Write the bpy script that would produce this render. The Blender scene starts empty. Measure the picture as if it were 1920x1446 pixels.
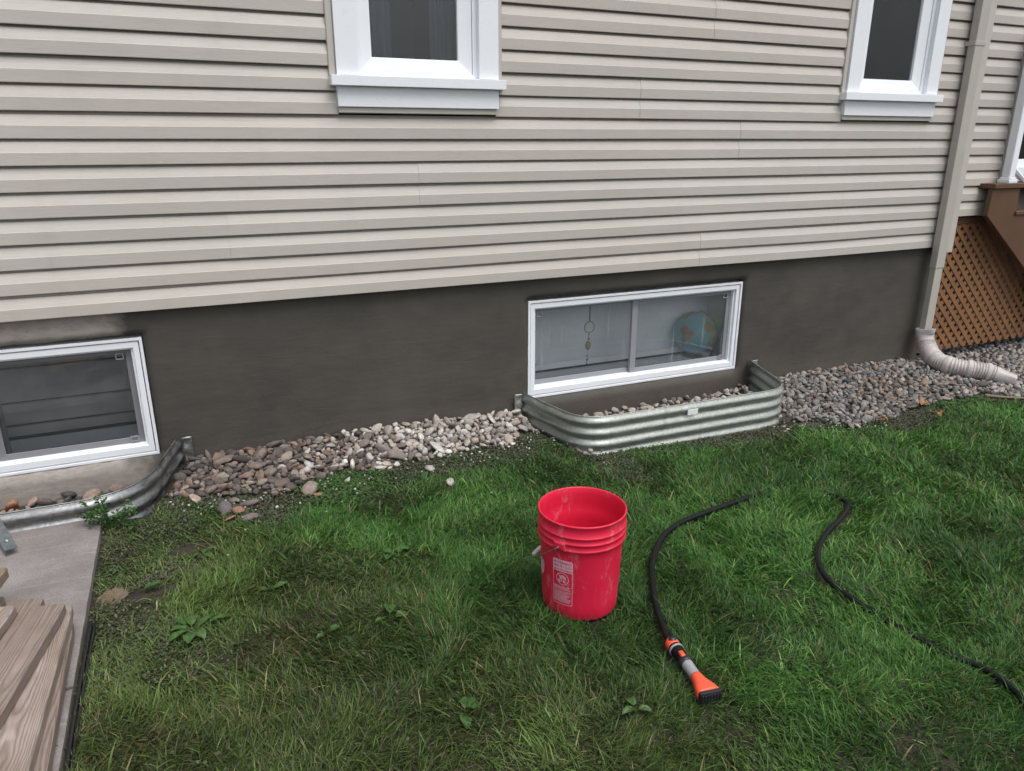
import bpy, bmesh, math, random
import numpy as np
from mathutils import Vector, Matrix, noise as mnoise

random.seed(7)
RS = np.random.RandomState(11)
R = math.radians
scene = bpy.context.scene
COL = scene.collection

# ------------------------------------------------------------------ camera, sky, sun, exposure
cam_d = bpy.data.cameras.new('camera')
cam = bpy.data.objects.new('camera', cam_d)
COL.objects.link(cam)
YAW, PITCH, ROLL = -0.416647, -0.317934, -0.0008
fw = Vector((-math.sin(YAW) * math.cos(PITCH), math.cos(YAW) * math.cos(PITCH), math.sin(PITCH)))
rt = Vector((math.cos(YAW), math.sin(YAW), 0))
up = rt.cross(fw)
rt2 = math.cos(ROLL) * rt + math.sin(ROLL) * up
up2 = -math.sin(ROLL) * rt + math.cos(ROLL) * up
CAMPOS = Vector((0, -4.002, 1.5548))
cam.matrix_world = Matrix(((rt2.x, up2.x, -fw.x, CAMPOS.x), (rt2.y, up2.y, -fw.y, CAMPOS.y),
                           (rt2.z, up2.z, -fw.z, CAMPOS.z), (0, 0, 0, 1)))
cam_d.sensor_width = 36
cam_d.lens = 1388.3 / 1920 * 36
cam_d.clip_start = 0.05
cam_d.clip_end = 500
scene.camera = cam

SUN_EL = 64                       # soft overcast sun, from behind the camera and a little to the right
world = bpy.data.worlds.new('World')
scene.world = world
world.use_nodes = True
wn = world.node_tree
bg = wn.nodes['Background']
sky = wn.nodes.new('ShaderNodeTexSky')
sky.sky_type = 'NISHITA'
sky.sun_disc = False
sky.sun_elevation = R(SUN_EL)
sky.sun_rotation = R(160)
sky.air_density = 1.0
sky.dust_density = 4.0
sky.ozone_density = 1.0
hs = wn.nodes.new('ShaderNodeHueSaturation')
hs.inputs['Saturation'].default_value = 0.28
wn.links.new(sky.outputs[0], hs.inputs['Color'])
wn.links.new(hs.outputs[0], bg.inputs['Color'])
bg.inputs['Strength'].default_value = 0.13
sun_d = bpy.data.lights.new('sun', 'SUN')
sun_d.energy = 1.1
sun_d.angle = R(35)
sun_d.color = (1, 0.97, 0.93)
sun = bpy.data.objects.new('sun', sun_d)
COL.objects.link(sun)
sdir = Vector((math.sin(R(160)) * math.cos(R(SUN_EL)), math.cos(R(160)) * math.cos(R(SUN_EL)), math.sin(R(SUN_EL))))
sun.rotation_euler = sdir.to_track_quat('Z', 'Y').to_euler()
scene.view_settings.view_transform = 'Standard'
scene.view_settings.look = 'None'
scene.view_settings.gamma = 1
scene.view_settings.use_curve_mapping = False
scene.view_settings.exposure = 0.52

# ------------------------------------------------------------------ helpers
def link(o, parent=None):
    COL.objects.link(o)
    if parent is not None:
        o.parent = parent
    return o

def tag(o, label=None, cat=None, group=None, kind=None):
    if label: o['label'] = label
    if cat: o['category'] = cat
    if group: o['group'] = group
    if kind: o['kind'] = kind
    return o

def empty(name, loc=(0, 0, 0), rz=0):
    o = bpy.data.objects.new(name, None)
    o.empty_display_size = 0.1
    o.location = loc
    o.rotation_euler = (0, 0, rz)
    return link(o)

def obj(name, bm, mat, parent=None, smooth=False):
    me = bpy.data.meshes.new(name)
    bmesh.ops.recalc_face_normals(bm, faces=bm.faces[:])
    bm.to_mesh(me); bm.free()
    if mat is not None: me.materials.append(mat)
    if smooth:
        me.polygons.foreach_set('use_smooth', [True] * len(me.polygons))
    return link(bpy.data.objects.new(name, me), parent)

def npmesh(name, v, faces_flat, loop_tot, mat, parent=None, col=None, smooth=False):
    """fast mesh from numpy arrays; faces_flat = flat index array, loop_tot = array of face sizes; col = per-vertex rgb"""
    me = bpy.data.meshes.new(name)
    me.vertices.add(len(v)); me.vertices.foreach_set('co', np.ascontiguousarray(v, np.float32).ravel())
    me.loops.add(len(faces_flat)); me.loops.foreach_set('vertex_index', np.ascontiguousarray(faces_flat, np.int32))
    me.polygons.add(len(loop_tot))
    st = np.concatenate(([0], np.cumsum(loop_tot)[:-1])).astype(np.int32)
    me.polygons.foreach_set('loop_start', st)
    me.polygons.foreach_set('loop_total', np.ascontiguousarray(loop_tot, np.int32))
    me.update(calc_edges=True)
    if smooth: me.polygons.foreach_set('use_smooth', np.ones(len(loop_tot), bool))
    if col is not None:
        a = me.color_attributes.new('tint', 'FLOAT_COLOR', 'POINT')
        c = np.ones((len(v), 4), np.float32); c[:, :3] = col
        a.data.foreach_set('color', c.ravel())
    if mat is not None: me.materials.append(mat)
    me.validate()
    return link(bpy.data.objects.new(name, me), parent)

def add_box(bm, x0, x1, y0, y1, z0, z1, bev=0.0, seg=1):
    m = bmesh.new()
    bmesh.ops.create_cube(m, size=1)
    for v in m.verts:
        v.co = Vector(((x0 + x1) / 2 + v.co.x * (x1 - x0), (y0 + y1) / 2 + v.co.y * (y1 - y0), (z0 + z1) / 2 + v.co.z * (z1 - z0)))
    if bev: bmesh.ops.bevel(m, geom=m.edges[:], offset=bev, segments=seg, profile=0.7, affect='EDGES')
    merge(bm, m)

def merge(bm, m, mtx=None):
    vm = {}
    for v in m.verts: vm[v] = bm.verts.new(mtx @ v.co if mtx else v.co)
    for f in m.faces:
        try: bm.faces.new([vm[v] for v in f.verts])
        except ValueError: pass
    m.free()

def box(name, x0, x1, y0, y1, z0, z1, mat, parent=None, bev=0.0, seg=1):
    bm = bmesh.new(); add_box(bm, x0, x1, y0, y1, z0, z1, bev, seg)
    return obj(name, bm, mat, parent)

def ring(name, x0, x1, z0, z1, wl, wr, wb, wt, y0, y1, mat, parent=None, bev=0.003, splay=0.0):
    """rectangular frame, front at y0, back at y1; splay sets the inner front edge back (a sloping bead)"""
    bm = bmesh.new()
    o = [(x0, z0), (x1, z0), (x1, z1), (x0, z1)]
    i = [(x0 + wl, z0 + wb), (x1 - wr, z0 + wb), (x1 - wr, z1 - wt), (x0 + wl, z1 - wt)]
    fo = [bm.verts.new((a, y0, b)) for a, b in o]; bo = [bm.verts.new((a, y1, b)) for a, b in o]
    fi = [bm.verts.new((a, y0 + splay, b)) for a, b in i]; bi = [bm.verts.new((a, y1, b)) for a, b in i]
    for k in range(4):
        n = (k + 1) % 4
        bm.faces.new((fo[k], fo[n], fi[n], fi[k])); bm.faces.new((bo[k], bi[k], bi[n], bo[n]))
        bm.faces.new((fo[k], bo[k], bo[n], fo[n])); bm.faces.new((fi[k], fi[n], bi[n], bi[k]))
    if bev:
        ed = [e for e in bm.edges if all(v in fo for v in e.verts) or all(v in fi for v in e.verts)]
        bmesh.ops.bevel(bm, geom=ed, offset=bev, segments=2, profile=0.6, affect='EDGES')
    return obj(name, bm, mat, parent)

def add_lathe(bm, prof, n=32, mtx=None, sx=1.0, sy=1.0, close=False):
    rows = []
    for r, z in prof:
        row = []
        for k in range(n):
            a = 2 * math.pi * k / n
            c = Vector((r * math.cos(a) * sx, r * math.sin(a) * sy, z))
            row.append(bm.verts.new(mtx @ c if mtx else c))
        rows.append(row)
    for a, b in zip(rows[:-1], rows[1:]):
        for k in range(n):
            bm.faces.new((a[k], a[(k + 1) % n], b[(k + 1) % n], b[k]))
    if close:
        bm.faces.new(rows[0][::-1]); bm.faces.new(rows[-1])

def add_tube(bm, pts, rad, n=10, cap=True):
    pts = [Vector(p) for p in pts]
    rr = rad if hasattr(rad, '__len__') else [rad] * len(pts)
    prev = None; rows = []
    for i, p in enumerate(pts):
        t = (pts[min(i + 1, len(pts) - 1)] - pts[max(i - 1, 0)]).normalized()
        if prev is None:
            a = t.orthogonal().normalized()
        else:
            a = (prev - t * prev.dot(t)).normalized()
        prev = a
        b = t.cross(a)
        rows.append([bm.verts.new(p + rr[i] * (math.cos(2 * math.pi * k / n) * a + math.sin(2 * math.pi * k / n) * b)) for k in range(n)])
    for a, b in zip(rows[:-1], rows[1:]):
        for k in range(n):
            bm.faces.new((a[k], a[(k + 1) % n], b[(k + 1) % n], b[k]))
    if cap:
        bm.faces.new(rows[0][::-1]); bm.faces.new(rows[-1])

def catmull(pts, per=8):
    pts = [Vector(p) for p in pts]
    P = [pts[0] * 2 - pts[1]] + pts + [pts[-1] * 2 - pts[-2]]
    out = []
    for i in range(1, len(P) - 2):
        for k in range(per):
            t = k / per
            a, b, c, d = P[i - 1], P[i], P[i + 1], P[i + 2]
            out.append(0.5 * ((2 * b) + (c - a) * t + (2 * a - 5 * b + 4 * c - d) * t * t + (3 * b - a - 3 * c + d) * t ** 3))
    out.append(P[-2])
    return out

_tab = np.random.RandomState(3).rand(256, 256)
def vnoise(x, y, seed=0):
    x = np.asarray(x, float) + seed * 17.31; y = np.asarray(y, float) + seed * 9.77
    xi = np.floor(x).astype(int); yi = np.floor(y).astype(int)
    fx = x - xi; fy = y - yi
    fx = fx * fx * (3 - 2 * fx); fy = fy * fy * (3 - 2 * fy)
    g = lambda i, j: _tab[i & 255, j & 255]
    return (g(xi, yi) * (1 - fx) + g(xi + 1, yi) * fx) * (1 - fy) + (g(xi, yi + 1) * (1 - fx) + g(xi + 1, yi + 1) * fx) * fy
def fbm(x, y, seed=0, o=3):
    s = 0; a = 0.5; t = 0
    for k in range(o):
        s = s + a * vnoise(np.asarray(x) * 2 ** k, np.asarray(y) * 2 ** k, seed + k); t += a; a *= .5
    return s / t
def sstep(a, b, x):
    t = np.clip((np.asarray(x, float) - a) / (b - a), 0, 1); return t * t * (3 - 2 * t)

# ------------------------------------------------------------------ materials
class NT:
    def __init__(self, name):
        self.m = bpy.data.materials.new(name); self.m.use_nodes = True
        self.t = self.m.node_tree; self.b = self.t.nodes['Principled BSDF']
        self.out = self.t.nodes['Material Output']
    def n(self, typ, **kw):
        nd = self.t.nodes.new('ShaderNode' + typ)
        for k, v in kw.items():
            if k in nd.inputs: nd.inputs[k].default_value = v
            else: setattr(nd, k, v)
        return nd
    def l(self, a, b): self.t.links.new(a, b)
    def coord(self, scale=(1, 1, 1), kind='Object', rot=(0, 0, 0)):
        tc = self.n('TexCoord'); mp = self.n('Mapping')
        mp.inputs['Scale'].default_value = scale; mp.inputs['Rotation'].default_value = rot
        self.l(tc.outputs[kind], mp.inputs[0]); return mp.outputs[0]
    def noise(self, vec, scale, detail=4, rough=0.55, dist=0.0):
        nd = self.n('TexNoise'); nd.inputs['Scale'].default_value = scale; nd.inputs['Detail'].default_value = detail
        nd.inputs['Roughness'].default_value = rough; nd.inputs['Distortion'].default_value = dist
        if vec is not None: self.l(vec, nd.inputs['Vector'])
        return nd.outputs[0]
    def ramp(self, fac, stops, interp='LINEAR'):
        nd = self.n('ValToRGB'); e = nd.color_ramp.elements; nd.color_ramp.interpolation = interp
        while len(e) > 1: e.remove(e[-1])
        e[0].position = stops[0][0]; e[0].color = (*stops[0][1], 1) if len(stops[0][1]) == 3 else stops[0][1]
        for p, c in stops[1:]:
            x = e.new(p); x.color = (*c, 1) if len(c) == 3 else c
        self.l(fac, nd.inputs[0]); return nd.outputs[0]
    def mix(self, fac, a, b, mode='MIX'):
        nd = self.n('MixRGB', blend_type=mode)
        for s, v in ((nd.inputs[0], fac), (nd.inputs[1], a), (nd.inputs[2], b)):
            if hasattr(v, 'is_output'): self.l(v, s)
            elif isinstance(v, (int, float)): s.default_value = v
            else: s.default_value = (*v, 1)
        return nd.outputs[0]
    def math(self, op, a, b=None, clamp=False):
        nd = self.n('Math', operation=op, use_clamp=clamp)
        for s, v in ((nd.inputs[0], a), (nd.inputs[1], b)):
            if v is None: continue
            if hasattr(v, 'is_output'): self.l(v, s)
            else: s.default_value = v
        return nd.outputs[0]
    def bump(self, h, strength=0.3, dist=0.01, normal=None):
        nd = self.n('Bump'); nd.inputs['Strength'].default_value = strength; nd.inputs['Distance'].default_value = dist
        self.l(h, nd.inputs['Height'])
        if normal is not None: self.l(normal, nd.inputs['Normal'])
        return nd.outputs[0]
    def set(self, color=None, rough=None, metal=None, normal=None, spec=None):
        for k, v in (('Base Color', color), ('Roughness', rough), ('Metallic', metal), ('Normal', normal), ('Specular IOR Level', spec)):
            if v is None: continue
            s = self.b.inputs[k]
            if hasattr(v, 'is_output'): self.l(v, s)
            elif isinstance(v, (int, float)): s.default_value = v
            else: s.default_value = (*v, 1)
        return self.m

def BW(v): return (v, v, v)
M = {}
def plain(name, col, rough=0.5, var=0.06, scale=9.0, metal=0.0, bump=0.0, spec=0.5):
    t = NT(name); c = t.coord()
    n1 = t.noise(c, scale, 5)
    lo = tuple(max(0, x * (1 - var)) for x in col); hi = tuple(min(1, x * (1 + var)) for x in col)
    cc = t.ramp(n1, [(0.3, lo), (0.7, hi)])
    nm = t.bump(t.noise(c, scale * 22, 3), bump, 0.002) if bump else None
    M[name] = t.set(cc, rough, metal, nm, spec); return M[name]

# vinyl siding with embossed grain and a touch of dust
t = NT('vinyl_siding'); c = t.coord((1, 1, 1))
g1 = t.noise(t.coord((2.2, 30, 60)), 3.0, 6, 0.6, 0.6)
g2 = t.noise(t.coord((9, 60, 170)), 2.0, 3, 0.6, 0.3)
big = t.noise(c, 1.1, 3)
col = t.ramp(big, [(0.3, (0.49, 0.464, 0.425)), (0.7, (0.53, 0.503, 0.463))])
dust = t.ramp(t.noise(t.coord((3, 3, 14)), 2.0, 6, 0.7), [(0.45, BW(0)), (0.8, BW(0.28))])
col = t.mix(dust, col, (0.38, 0.355, 0.315))
hgt = t.mix(0.5, g1, g2)
run = t.ramp(t.noise(t.coord((5, 5, 0.7)), 2.0, 5, 0.65), [(0.56, BW(0)), (0.74, BW(0.16))])
col = t.mix(run, col, (0.36, 0.34, 0.30))
rnd = t.n('ObjectInfo').outputs['Random']
col = t.mix(1.0, col, t.ramp(rnd, [(0.0, (1.0, 0.98, 0.972)), (0.5, BW(1.0)), (1.0, (0.975, 0.988, 0.978))]), 'MULTIPLY')
M['siding'] = t.set(col, 0.5, 0, t.bump(hgt, 0.30, 0.004), 0.35)

plain('trim_beige', (0.475, 0.448, 0.41), 0.45, 0.04, 4)
plain('spout_beige', (0.42, 0.398, 0.365), 0.38, 0.06, 5)
plain('pvc_white', (0.80, 0.83, 0.87), 0.35, 0.025, 5)
t = NT('trim_white'); c = t.coord()
grime = t.ramp(t.noise(t.coord((14, 14, 14)), 2.2, 6, 0.7), [(0.55, BW(0)), (0.85, BW(0.35))])
M['trim_white'] = t.set(t.mix(grime, (0.79, 0.82, 0.86), (0.55, 0.55, 0.50)), 0.4)
plain('sash_grey', (0.27, 0.28, 0.305), 0.45, 0.05, 6); plain('sash_dark', (0.20, 0.20, 0.215), 0.45, 0.05, 6)
plain('caulk', (0.62, 0.62, 0.60), 0.7, 0.15, 30, bump=0.4)
plain('rubber_black', (0.006, 0.006, 0.007), 0.5, 0.3, 20, bump=0.12, spec=0.25)
plain('edging_black', (0.014, 0.014, 0.015), 0.6, 0.3, 15)
plain('plastic_dark', (0.018, 0.02, 0.024), 0.35, 0.2, 30)
plain('plastic_grey', (0.30, 0.31, 0.33), 0.4, 0.08, 30)
plain('plastic_orange', (0.78, 0.10, 0.045), 0.42, 0.06, 20)
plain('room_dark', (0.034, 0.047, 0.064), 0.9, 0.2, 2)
plain('room_grey', (0.74, 0.79, 0.83), 0.9, 0.06, 3)
plain('curtain_grey', (0.085, 0.11, 0.14), 0.9, 0.06, 3)  # bluish pane reflection put into the strip colour
plain('board_grey', (0.31, 0.325, 0.33), 0.8, 0.2, 5)
plain('inner_sill', (0.82, 0.84, 0.86), 0.5, 0.05, 4)
plain('shell_brown', (0.12, 0.10, 0.09), 0.9)
plain('stair_brown', (0.105, 0.052, 0.027), 0.55, 0.1, 5)
plain('lattice_brown', (0.215, 0.102, 0.042), 0.6, 0.16, 6)
plain('wire', (0.25, 0.24, 0.23), 0.45, 0.1, 30, metal=0.8)
plain('grip_white', (0.6, 0.6, 0.6), 0.5)
plain('bead_dark', (0.05, 0.03, 0.03), 0.3)
plain('string_tan', (0.35, 0.27, 0.2), 0.8)
plain('sticker', (0.72, 0.74, 0.74), 0.5, 0.05, 30)

# fresh dark parging, pale old concrete towards the left window
t = NT('parging'); c = t.coord()
n1 = t.noise(c, 1.6, 6, 0.65, 0.5); n2 = t.noise(t.coord((1.6, 1.6, 2.6)), 2.6, 7, 0.66, 1.2); n3 = t.noise(c, 75, 4, 0.7)
dark = t.ramp(n1, [(0.25, (0.043, 0.039, 0.033)), (0.5, (0.058, 0.0525, 0.045)), (0.75, (0.070, 0.064, 0.055))])
dark = t.mix(t.ramp(n2, [(0.45, BW(0)), (0.75, BW(0.5))]), dark, (0.088, 0.081, 0.070))
old = t.ramp(t.noise(t.coord((4, 4, 9)), 5, 7, 0.7), [(0.3, (0.235, 0.208, 0.187)), (0.7, (0.37, 0.335, 0.306))])
sx = t.n('SeparateXYZ'); t.l(c, sx.inputs[0])
edge = t.math('ADD', sx.outputs[0], t.math('MULTIPLY', t.math('SUBTRACT', t.noise(c, 6, 5, 0.6), 0.5), 0.42))
oldf = t.ramp(t.math('ADD', edge, 1.0), [(0.60, BW(1)), (0.72, BW(0))])
zb = t.math('ADD', sx.outputs[2], t.math('MULTIPLY', t.noise(c, 9, 6, 0.7), 0.22))
splz = t.math('MULTIPLY', t.ramp(t.math('ADD', zb, 0.5), [(0.50, BW(1)), (0.68, BW(0))]), t.ramp(n3, [(0.35, BW(0)), (0.65, BW(0.6))]))
dark = t.mix(splz, dark, (0.115, 0.098, 0.080))
colr = t.mix(oldf, dark, old)
hg = t.mix(0.45, n2, n3)
trow = t.noise(t.coord((2.2, 2.2, 11), rot=(0, 0.25, 0)), 3.0, 5, 0.6, 0.6)
M['parging'] = t.set(colr, t.ramp(n2, [(0.3, BW(0.62)), (0.7, BW(0.85))]), 0, t.bump(hg, 0.28, 0.004, t.bump(trow, 0.16, 0.012)))

# galvanised steel
def galvanised(name, lo, hi, stain_reflect, r0, met):
    t = NT(name); c = t.coord()
    v = t.n('TexVoronoi'); v.inputs['Scale'].default_value = 85; t.l(c, v.inputs['Vector'])
    sp = t.ramp(v.outputs['Color'], [(0.0, lo), (1.0, hi)])
    st = t.noise(t.coord((5, 5, 16)), 2.0, 6, 0.7)
    col = t.mix(t.ramp(st, [(0.42, BW(0)), (0.75, BW(0.6))]), sp, stain_reflect)
    spl = t.ramp(t.noise(t.coord((30, 30, 30)), 1.8, 5, 0.7), [(0.6, BW(0)), (0.7, BW(0.5))])
    col = t.mix(spl, col, tuple(x * .95 for x in stain_reflect))
    run = t.ramp(t.noise(t.coord((16, 16, 1.2)), 1.5, 5, 0.65), [(0.55, BW(0)), (0.7, BW(0.4))])
    col = t.mix(run, col, tuple(x * .6 for x in stain_reflect))
    M[name] = t.set(col, t.ramp(st, [(0.3, BW(r0)), (0.8, BW(0.62))]), t.ramp(st, [(0.4, BW(met)), (0.75, BW(met * .4))]), t.bump(t.noise(c, 14, 4), 0.12, 0.01))
galvanised('galv', (0.31, 0.335, 0.32), (0.47, 0.495, 0.47), (0.33, 0.33, 0.27), 0.36, 0.85)  # green-tan tone puts grass and ground reflections into the steel colour
galvanised('galv_new', (0.21, 0.22, 0.225), (0.36, 0.37, 0.375), (0.22, 0.22, 0.21), 0.25, 1.0)

plain('bracket_steel', (0.16, 0.185, 0.195), 0.5, 0.25, 40, metal=0.5)
# soil
t = NT('soil'); c = t.coord(kind='Object')
col = t.ramp(t.noise(c, 7, 8, 0.65), [(0.3, (0.016, 0.013, 0.009)), (0.55, (0.035, 0.029, 0.018)), (0.8, (0.075, 0.06, 0.04))])
M['soil'] = t.set(col, 0.95, 0, t.bump(t.noise(c, 45, 6, 0.7), 0.8, 0.02))
t = NT('gravel_dirt'); c = t.coord()
col = t.ramp(t.noise(c, 40, 6, 0.7), [(0.3, (0.03, 0.027, 0.024)), (0.7, (0.12, 0.105, 0.092))])
M['gdirt'] = t.set(col, 0.95, 0, t.bump(t.noise(c, 70, 5, 0.7), 1.0, 0.02))

# concrete path
t = NT('concrete'); c = t.coord()
n1 = t.noise(c, 3.2, 6, 0.65); n2 = t.noise(c, 120, 3, 0.7)
col = t.ramp(n1, [(0.28, (0.15, 0.135, 0.13)), (0.5, (0.25, 0.226, 0.22)), (0.72, (0.35, 0.32, 0.312))])
col = t.mix(t.ramp(n2, [(0.35, BW(0.5)), (0.65, BW(0))]), col, (0.12, 0.108, 0.10))
streak = t.ramp(t.noise(t.coord((1.2, 16, 1), rot=(0, 0, 0.25)), 2.0, 4, 0.6), [(0.58, BW(0)), (0.68, BW(0.45))])
col = t.mix(streak, col, (0.34, 0.32, 0.31))
M['concrete'] = t.set(col, 0.9, 0, t.bump(n2, 0.5, 0.004))

# weathered lumber, grain along local x
def wood(name, base, dark, pale, seed):
    t = NT(name); tc = t.n('TexCoord'); mp = t.n('Mapping'); t.l(tc.outputs['Object'], mp.inputs[0])
    mp.inputs['Location'].default_value = (seed * 3.1, seed * 1.7, seed)
    c = mp.outputs[0]
    mp2 = t.n('Mapping'); t.l(c, mp2.inputs[0]); mp2.inputs['Scale'].default_value = (3.6, 7.5, 7.5)
    vo = t.n('TexVoronoi'); vo.inputs['Scale'].default_value = 1.0; vo.inputs['Randomness'].default_value = 1.0; t.l(mp2.outputs[0], vo.inputs['Vector'])
    kn = t.ramp(vo.outputs['Distance'], [(0.0, BW(1)), (0.22, BW(0.35)), (0.5, BW(0))])
    warp = t.noise(t.coord((1.3, 5, 5)), 1.6, 4, 0.55)
    sx = t.n('SeparateXYZ'); t.l(c, sx.inputs[0]); so = t.n('SeparateXYZ'); t.l(tc.outputs['Object'], so.inputs[0])
    yy = t.math('ADD', t.math('ADD', so.outputs[1], 0.018 * (seed - 2)), t.math('MULTIPLY', t.math('SUBTRACT', warp, 0.5), 0.026))
    zz = t.math('ADD', t.math('ADD', so.outputs[2], 0.012 + 0.006 * seed), t.math('MULTIPLY', so.outputs[0], 0.011))
    rad = t.math('SQRT', t.math('ADD', t.math('MULTIPLY', yy, yy), t.math('MULTIPLY', zz, zz)))
    ph = t.math('ADD', t.math('MULTIPLY', rad, 1900), t.math('MULTIPLY', warp, 3))
    ph = t.math('ADD', ph, t.math('MULTIPLY', kn, 12))
    s = t.math('ADD', t.math('MULTIPLY', t.math('SINE', ph), 0.5), 0.5)
    s = t.math('POWER', s, 1.8)
    fib = t.noise(t.coord((6, 150, 150)), 2.0, 4, 0.7)
    tone = t.noise(t.coord((2.5, 6, 6)), 2.2, 4, 0.6)
    col = t.ramp(tone, [(0.3, base), (0.7, pale)])
    col = t.mix(t.math('MULTIPLY', s, 0.45), col, dark)
    col = t.mix(t.ramp(fib, [(0.45, BW(0)), (0.8, BW(0.45))]), col, dark)
    core = t.ramp(vo.outputs['Distance'], [(0.0, BW(0.55)), (0.06, BW(0.5)), (0.09, BW(0))])
    col = t.mix(core, col, tuple(x * 0.8 for x in dark))
    h = t.math('SUBTRACT', t.math('MULTIPLY', fib, 0.6), s)
    stn = t.ramp(t.noise(t.coord((3, 9, 9)), 3.0, 6, 0.7), [(0.5, BW(0)), (0.75, BW(0.35))])
    col = t.mix(stn, col, (0.15, 0.13, 0.12))
    M[name] = t.set(col, 0.82, 0, t.bump(h, 0.35, 0.004))
wood('lumber_grey', (0.215, 0.165, 0.135), (0.065, 0.044, 0.034), (0.30, 0.243, 0.21), 1)
wood('lumber_pale', (0.25, 0.19, 0.152), (0.075, 0.049, 0.036), (0.40, 0.335, 0.30), 2)
wood('lumber_tan', (0.225, 0.16, 0.108), (0.095, 0.058, 0.034), (0.29, 0.222, 0.162), 3)

# stones: tint from the object (single stones) or from the mesh (the joined rest)
def stone(name, src):
    t = NT(name); c = t.coord()
    if src == 'object': base = t.n('ObjectInfo').outputs['Color']
    else: base = t.n('Attribute', attribute_name='tint').outputs['Color']
    n1 = t.noise(c, 1.3 if src == 'object' else 45, 6, 0.7); n2 = t.noise(c, 7 if src == 'object' else 160, 4, 0.7)
    k = t.ramp(n1, [(0.25, BW(0.55)), (0.75, BW(1.3))])
    col = t.mix(1.0, base, k, 'MULTIPLY')
    col = t.mix(t.ramp(n2, [(0.55, BW(0)), (0.75, BW(0.35))]), col, (0.10, 0.09, 0.08))
    M[name] = t.set(col, 0.78, 0, t.bump(n2, 0.35, 0.15 if src == 'object' else 0.004))
stone('stone', 'object'); stone('stone_joined', 'mesh')

# foliage: thin blades letting some light through
def leafmat(name, src='tint', col=None, rough=0.5, trans=0.28, spec=0.25):
    t = NT(name)
    if src: base = t.n('Attribute', attribute_name='tint').outputs['Color']
    else:
        n1 = t.noise(t.coord(), 40, 4); base = t.ramp(n1, [(0.3, tuple(x * 0.75 for x in col)), (0.7, tuple(x * 1.2 for x in col))])
    t.set(base, rough, 0, None, spec)
    tr = t.n('BsdfTranslucent'); t.l(base, tr.inputs[0])
    mx = t.n('MixShader'); mx.inputs[0].default_value = trans
    t.l(t.b.outputs[0], mx.inputs[1]); t.l(tr.outputs[0], mx.inputs[2]); t.l(mx.outputs[0], t.out.inputs[0])
    M[name] = t.m
leafmat('grass'); leafmat('cover', rough=0.6, trans=0.15)
leafmat('broadleaf', None, (0.058, 0.125, 0.032), 0.42, 0.2, 0.4)
leafmat('parsley', None, (0.048, 0.12, 0.026), 0.5, 0.25)
leafmat('dryleaf', None, (0.38, 0.20, 0.10), 0.7, 0.15)

# window glass: clear sheet with its reflection
def glass(name, haze, hazecol, streak=0.0):
    t = NT(name)
    tr = t.n('BsdfTransparent'); gl = t.n('BsdfGlossy'); gl.inputs['Roughness'].default_value = 0.01
    fr = t.n('Fresnel'); fr.inputs[0].default_value = 1.5
    mx = t.n('MixShader'); t.l(fr.outputs[0], mx.inputs[0]); t.l(tr.outputs[0], mx.inputs[1]); t.l(gl.outputs[0], mx.inputs[2])
    df = t.n('BsdfDiffuse'); df.inputs[0].default_value = (*hazecol, 1)
    m2 = t.n('MixShader')
    n1 = t.noise(t.coord((3, 3, 2)), 2.0, 6, 0.7)
    f = t.ramp(n1, [(0.3, BW(haze * 0.6)), (0.7, BW(min(1, haze * 1.35)))])
    if streak:
        s = t.ramp(t.noise(t.coord((60, 60, 2.2)), 1.0, 3, 0.6), [(0.62, BW(0)), (0.75, BW(streak))])
        f = t.math('ADD', f, s, True)
    t.l(f, m2.inputs[0]); t.l(mx.outputs[0], m2.inputs[1]); t.l(df.outputs[0], m2.inputs[2])
    t.l(m2.outputs[0], t.out.inputs[0]); M[name] = t.m
glass('glass_clear', 0.02, (0.45, 0.52, 0.60))
glass('glass_fogged', 0.04, (0.70, 0.78, 0.84), 0.16)
glass('glass_dusty', 0.07, (0.30, 0.31, 0.32), 0.03)

# ------------------------------------------------------------------ terrain
GX = [-60, -0.465, 0, 1.2, 2, 3.1, 5, 8, 60]
GZ = [-0.02, -0.03, -0.06, -0.105, -0.15, -0.185, -0.175, -0.16, -0.16]
def G(x, y=None): return np.interp(x, GX, GZ)
# outer edge of the gravel beds, as (x, y)
GRL = [(-0.27, -0.40), (-0.17, -0.43), (-0.01, -0.46), (0.067, -0.53), (0.223, -0.545), (0.384, -0.49), (0.608, -0.44), (0.845, -0.39), (1.109, -0.33), (1.22, -0.36), (1.545, -0.28), (1.84, -0.17), (1.95, -0.22)]
GRR = [(3.42, -0.50), (3.54, -0.64), (3.69, -0.76), (3.94, -0.876), (4.31, -0.81), (4.63, -0.72), (4.9, -0.72), (5.14, -0.79), (5.34, -0.926), (6.0, -1.1), (7.5, -1.2)]
def gravel_edge(x):
    x = np.asarray(x, float)
    l = np.interp(x, [a for a, b in GRL], [b for a, b in GRL]); r = np.interp(x, [a for a, b in GRR], [b for a, b in GRR])
    e = np.where(x < 1.95, l, np.where(x < 3.42, -0.6, r))
    return np.where(x < -0.25, -0.3, e)
BX = [-0.2, 0, 0.9, 1.83, 2.2, 3.3, 4.07, 5.2, 5.5, 8]; BZ = [0.0, 0.0, 0.055, 0.06, 0.0, 0.0, 0.055, 0.035, -0.03, -0.04]
def gravel_z(x, y):
    e = gravel_edge(x); k = np.clip(1 - (np.asarray(y, float)) / np.minimum(e, -0.05), 0, 1)
    return G(x) + np.interp(x, BX, BZ) * k

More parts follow.
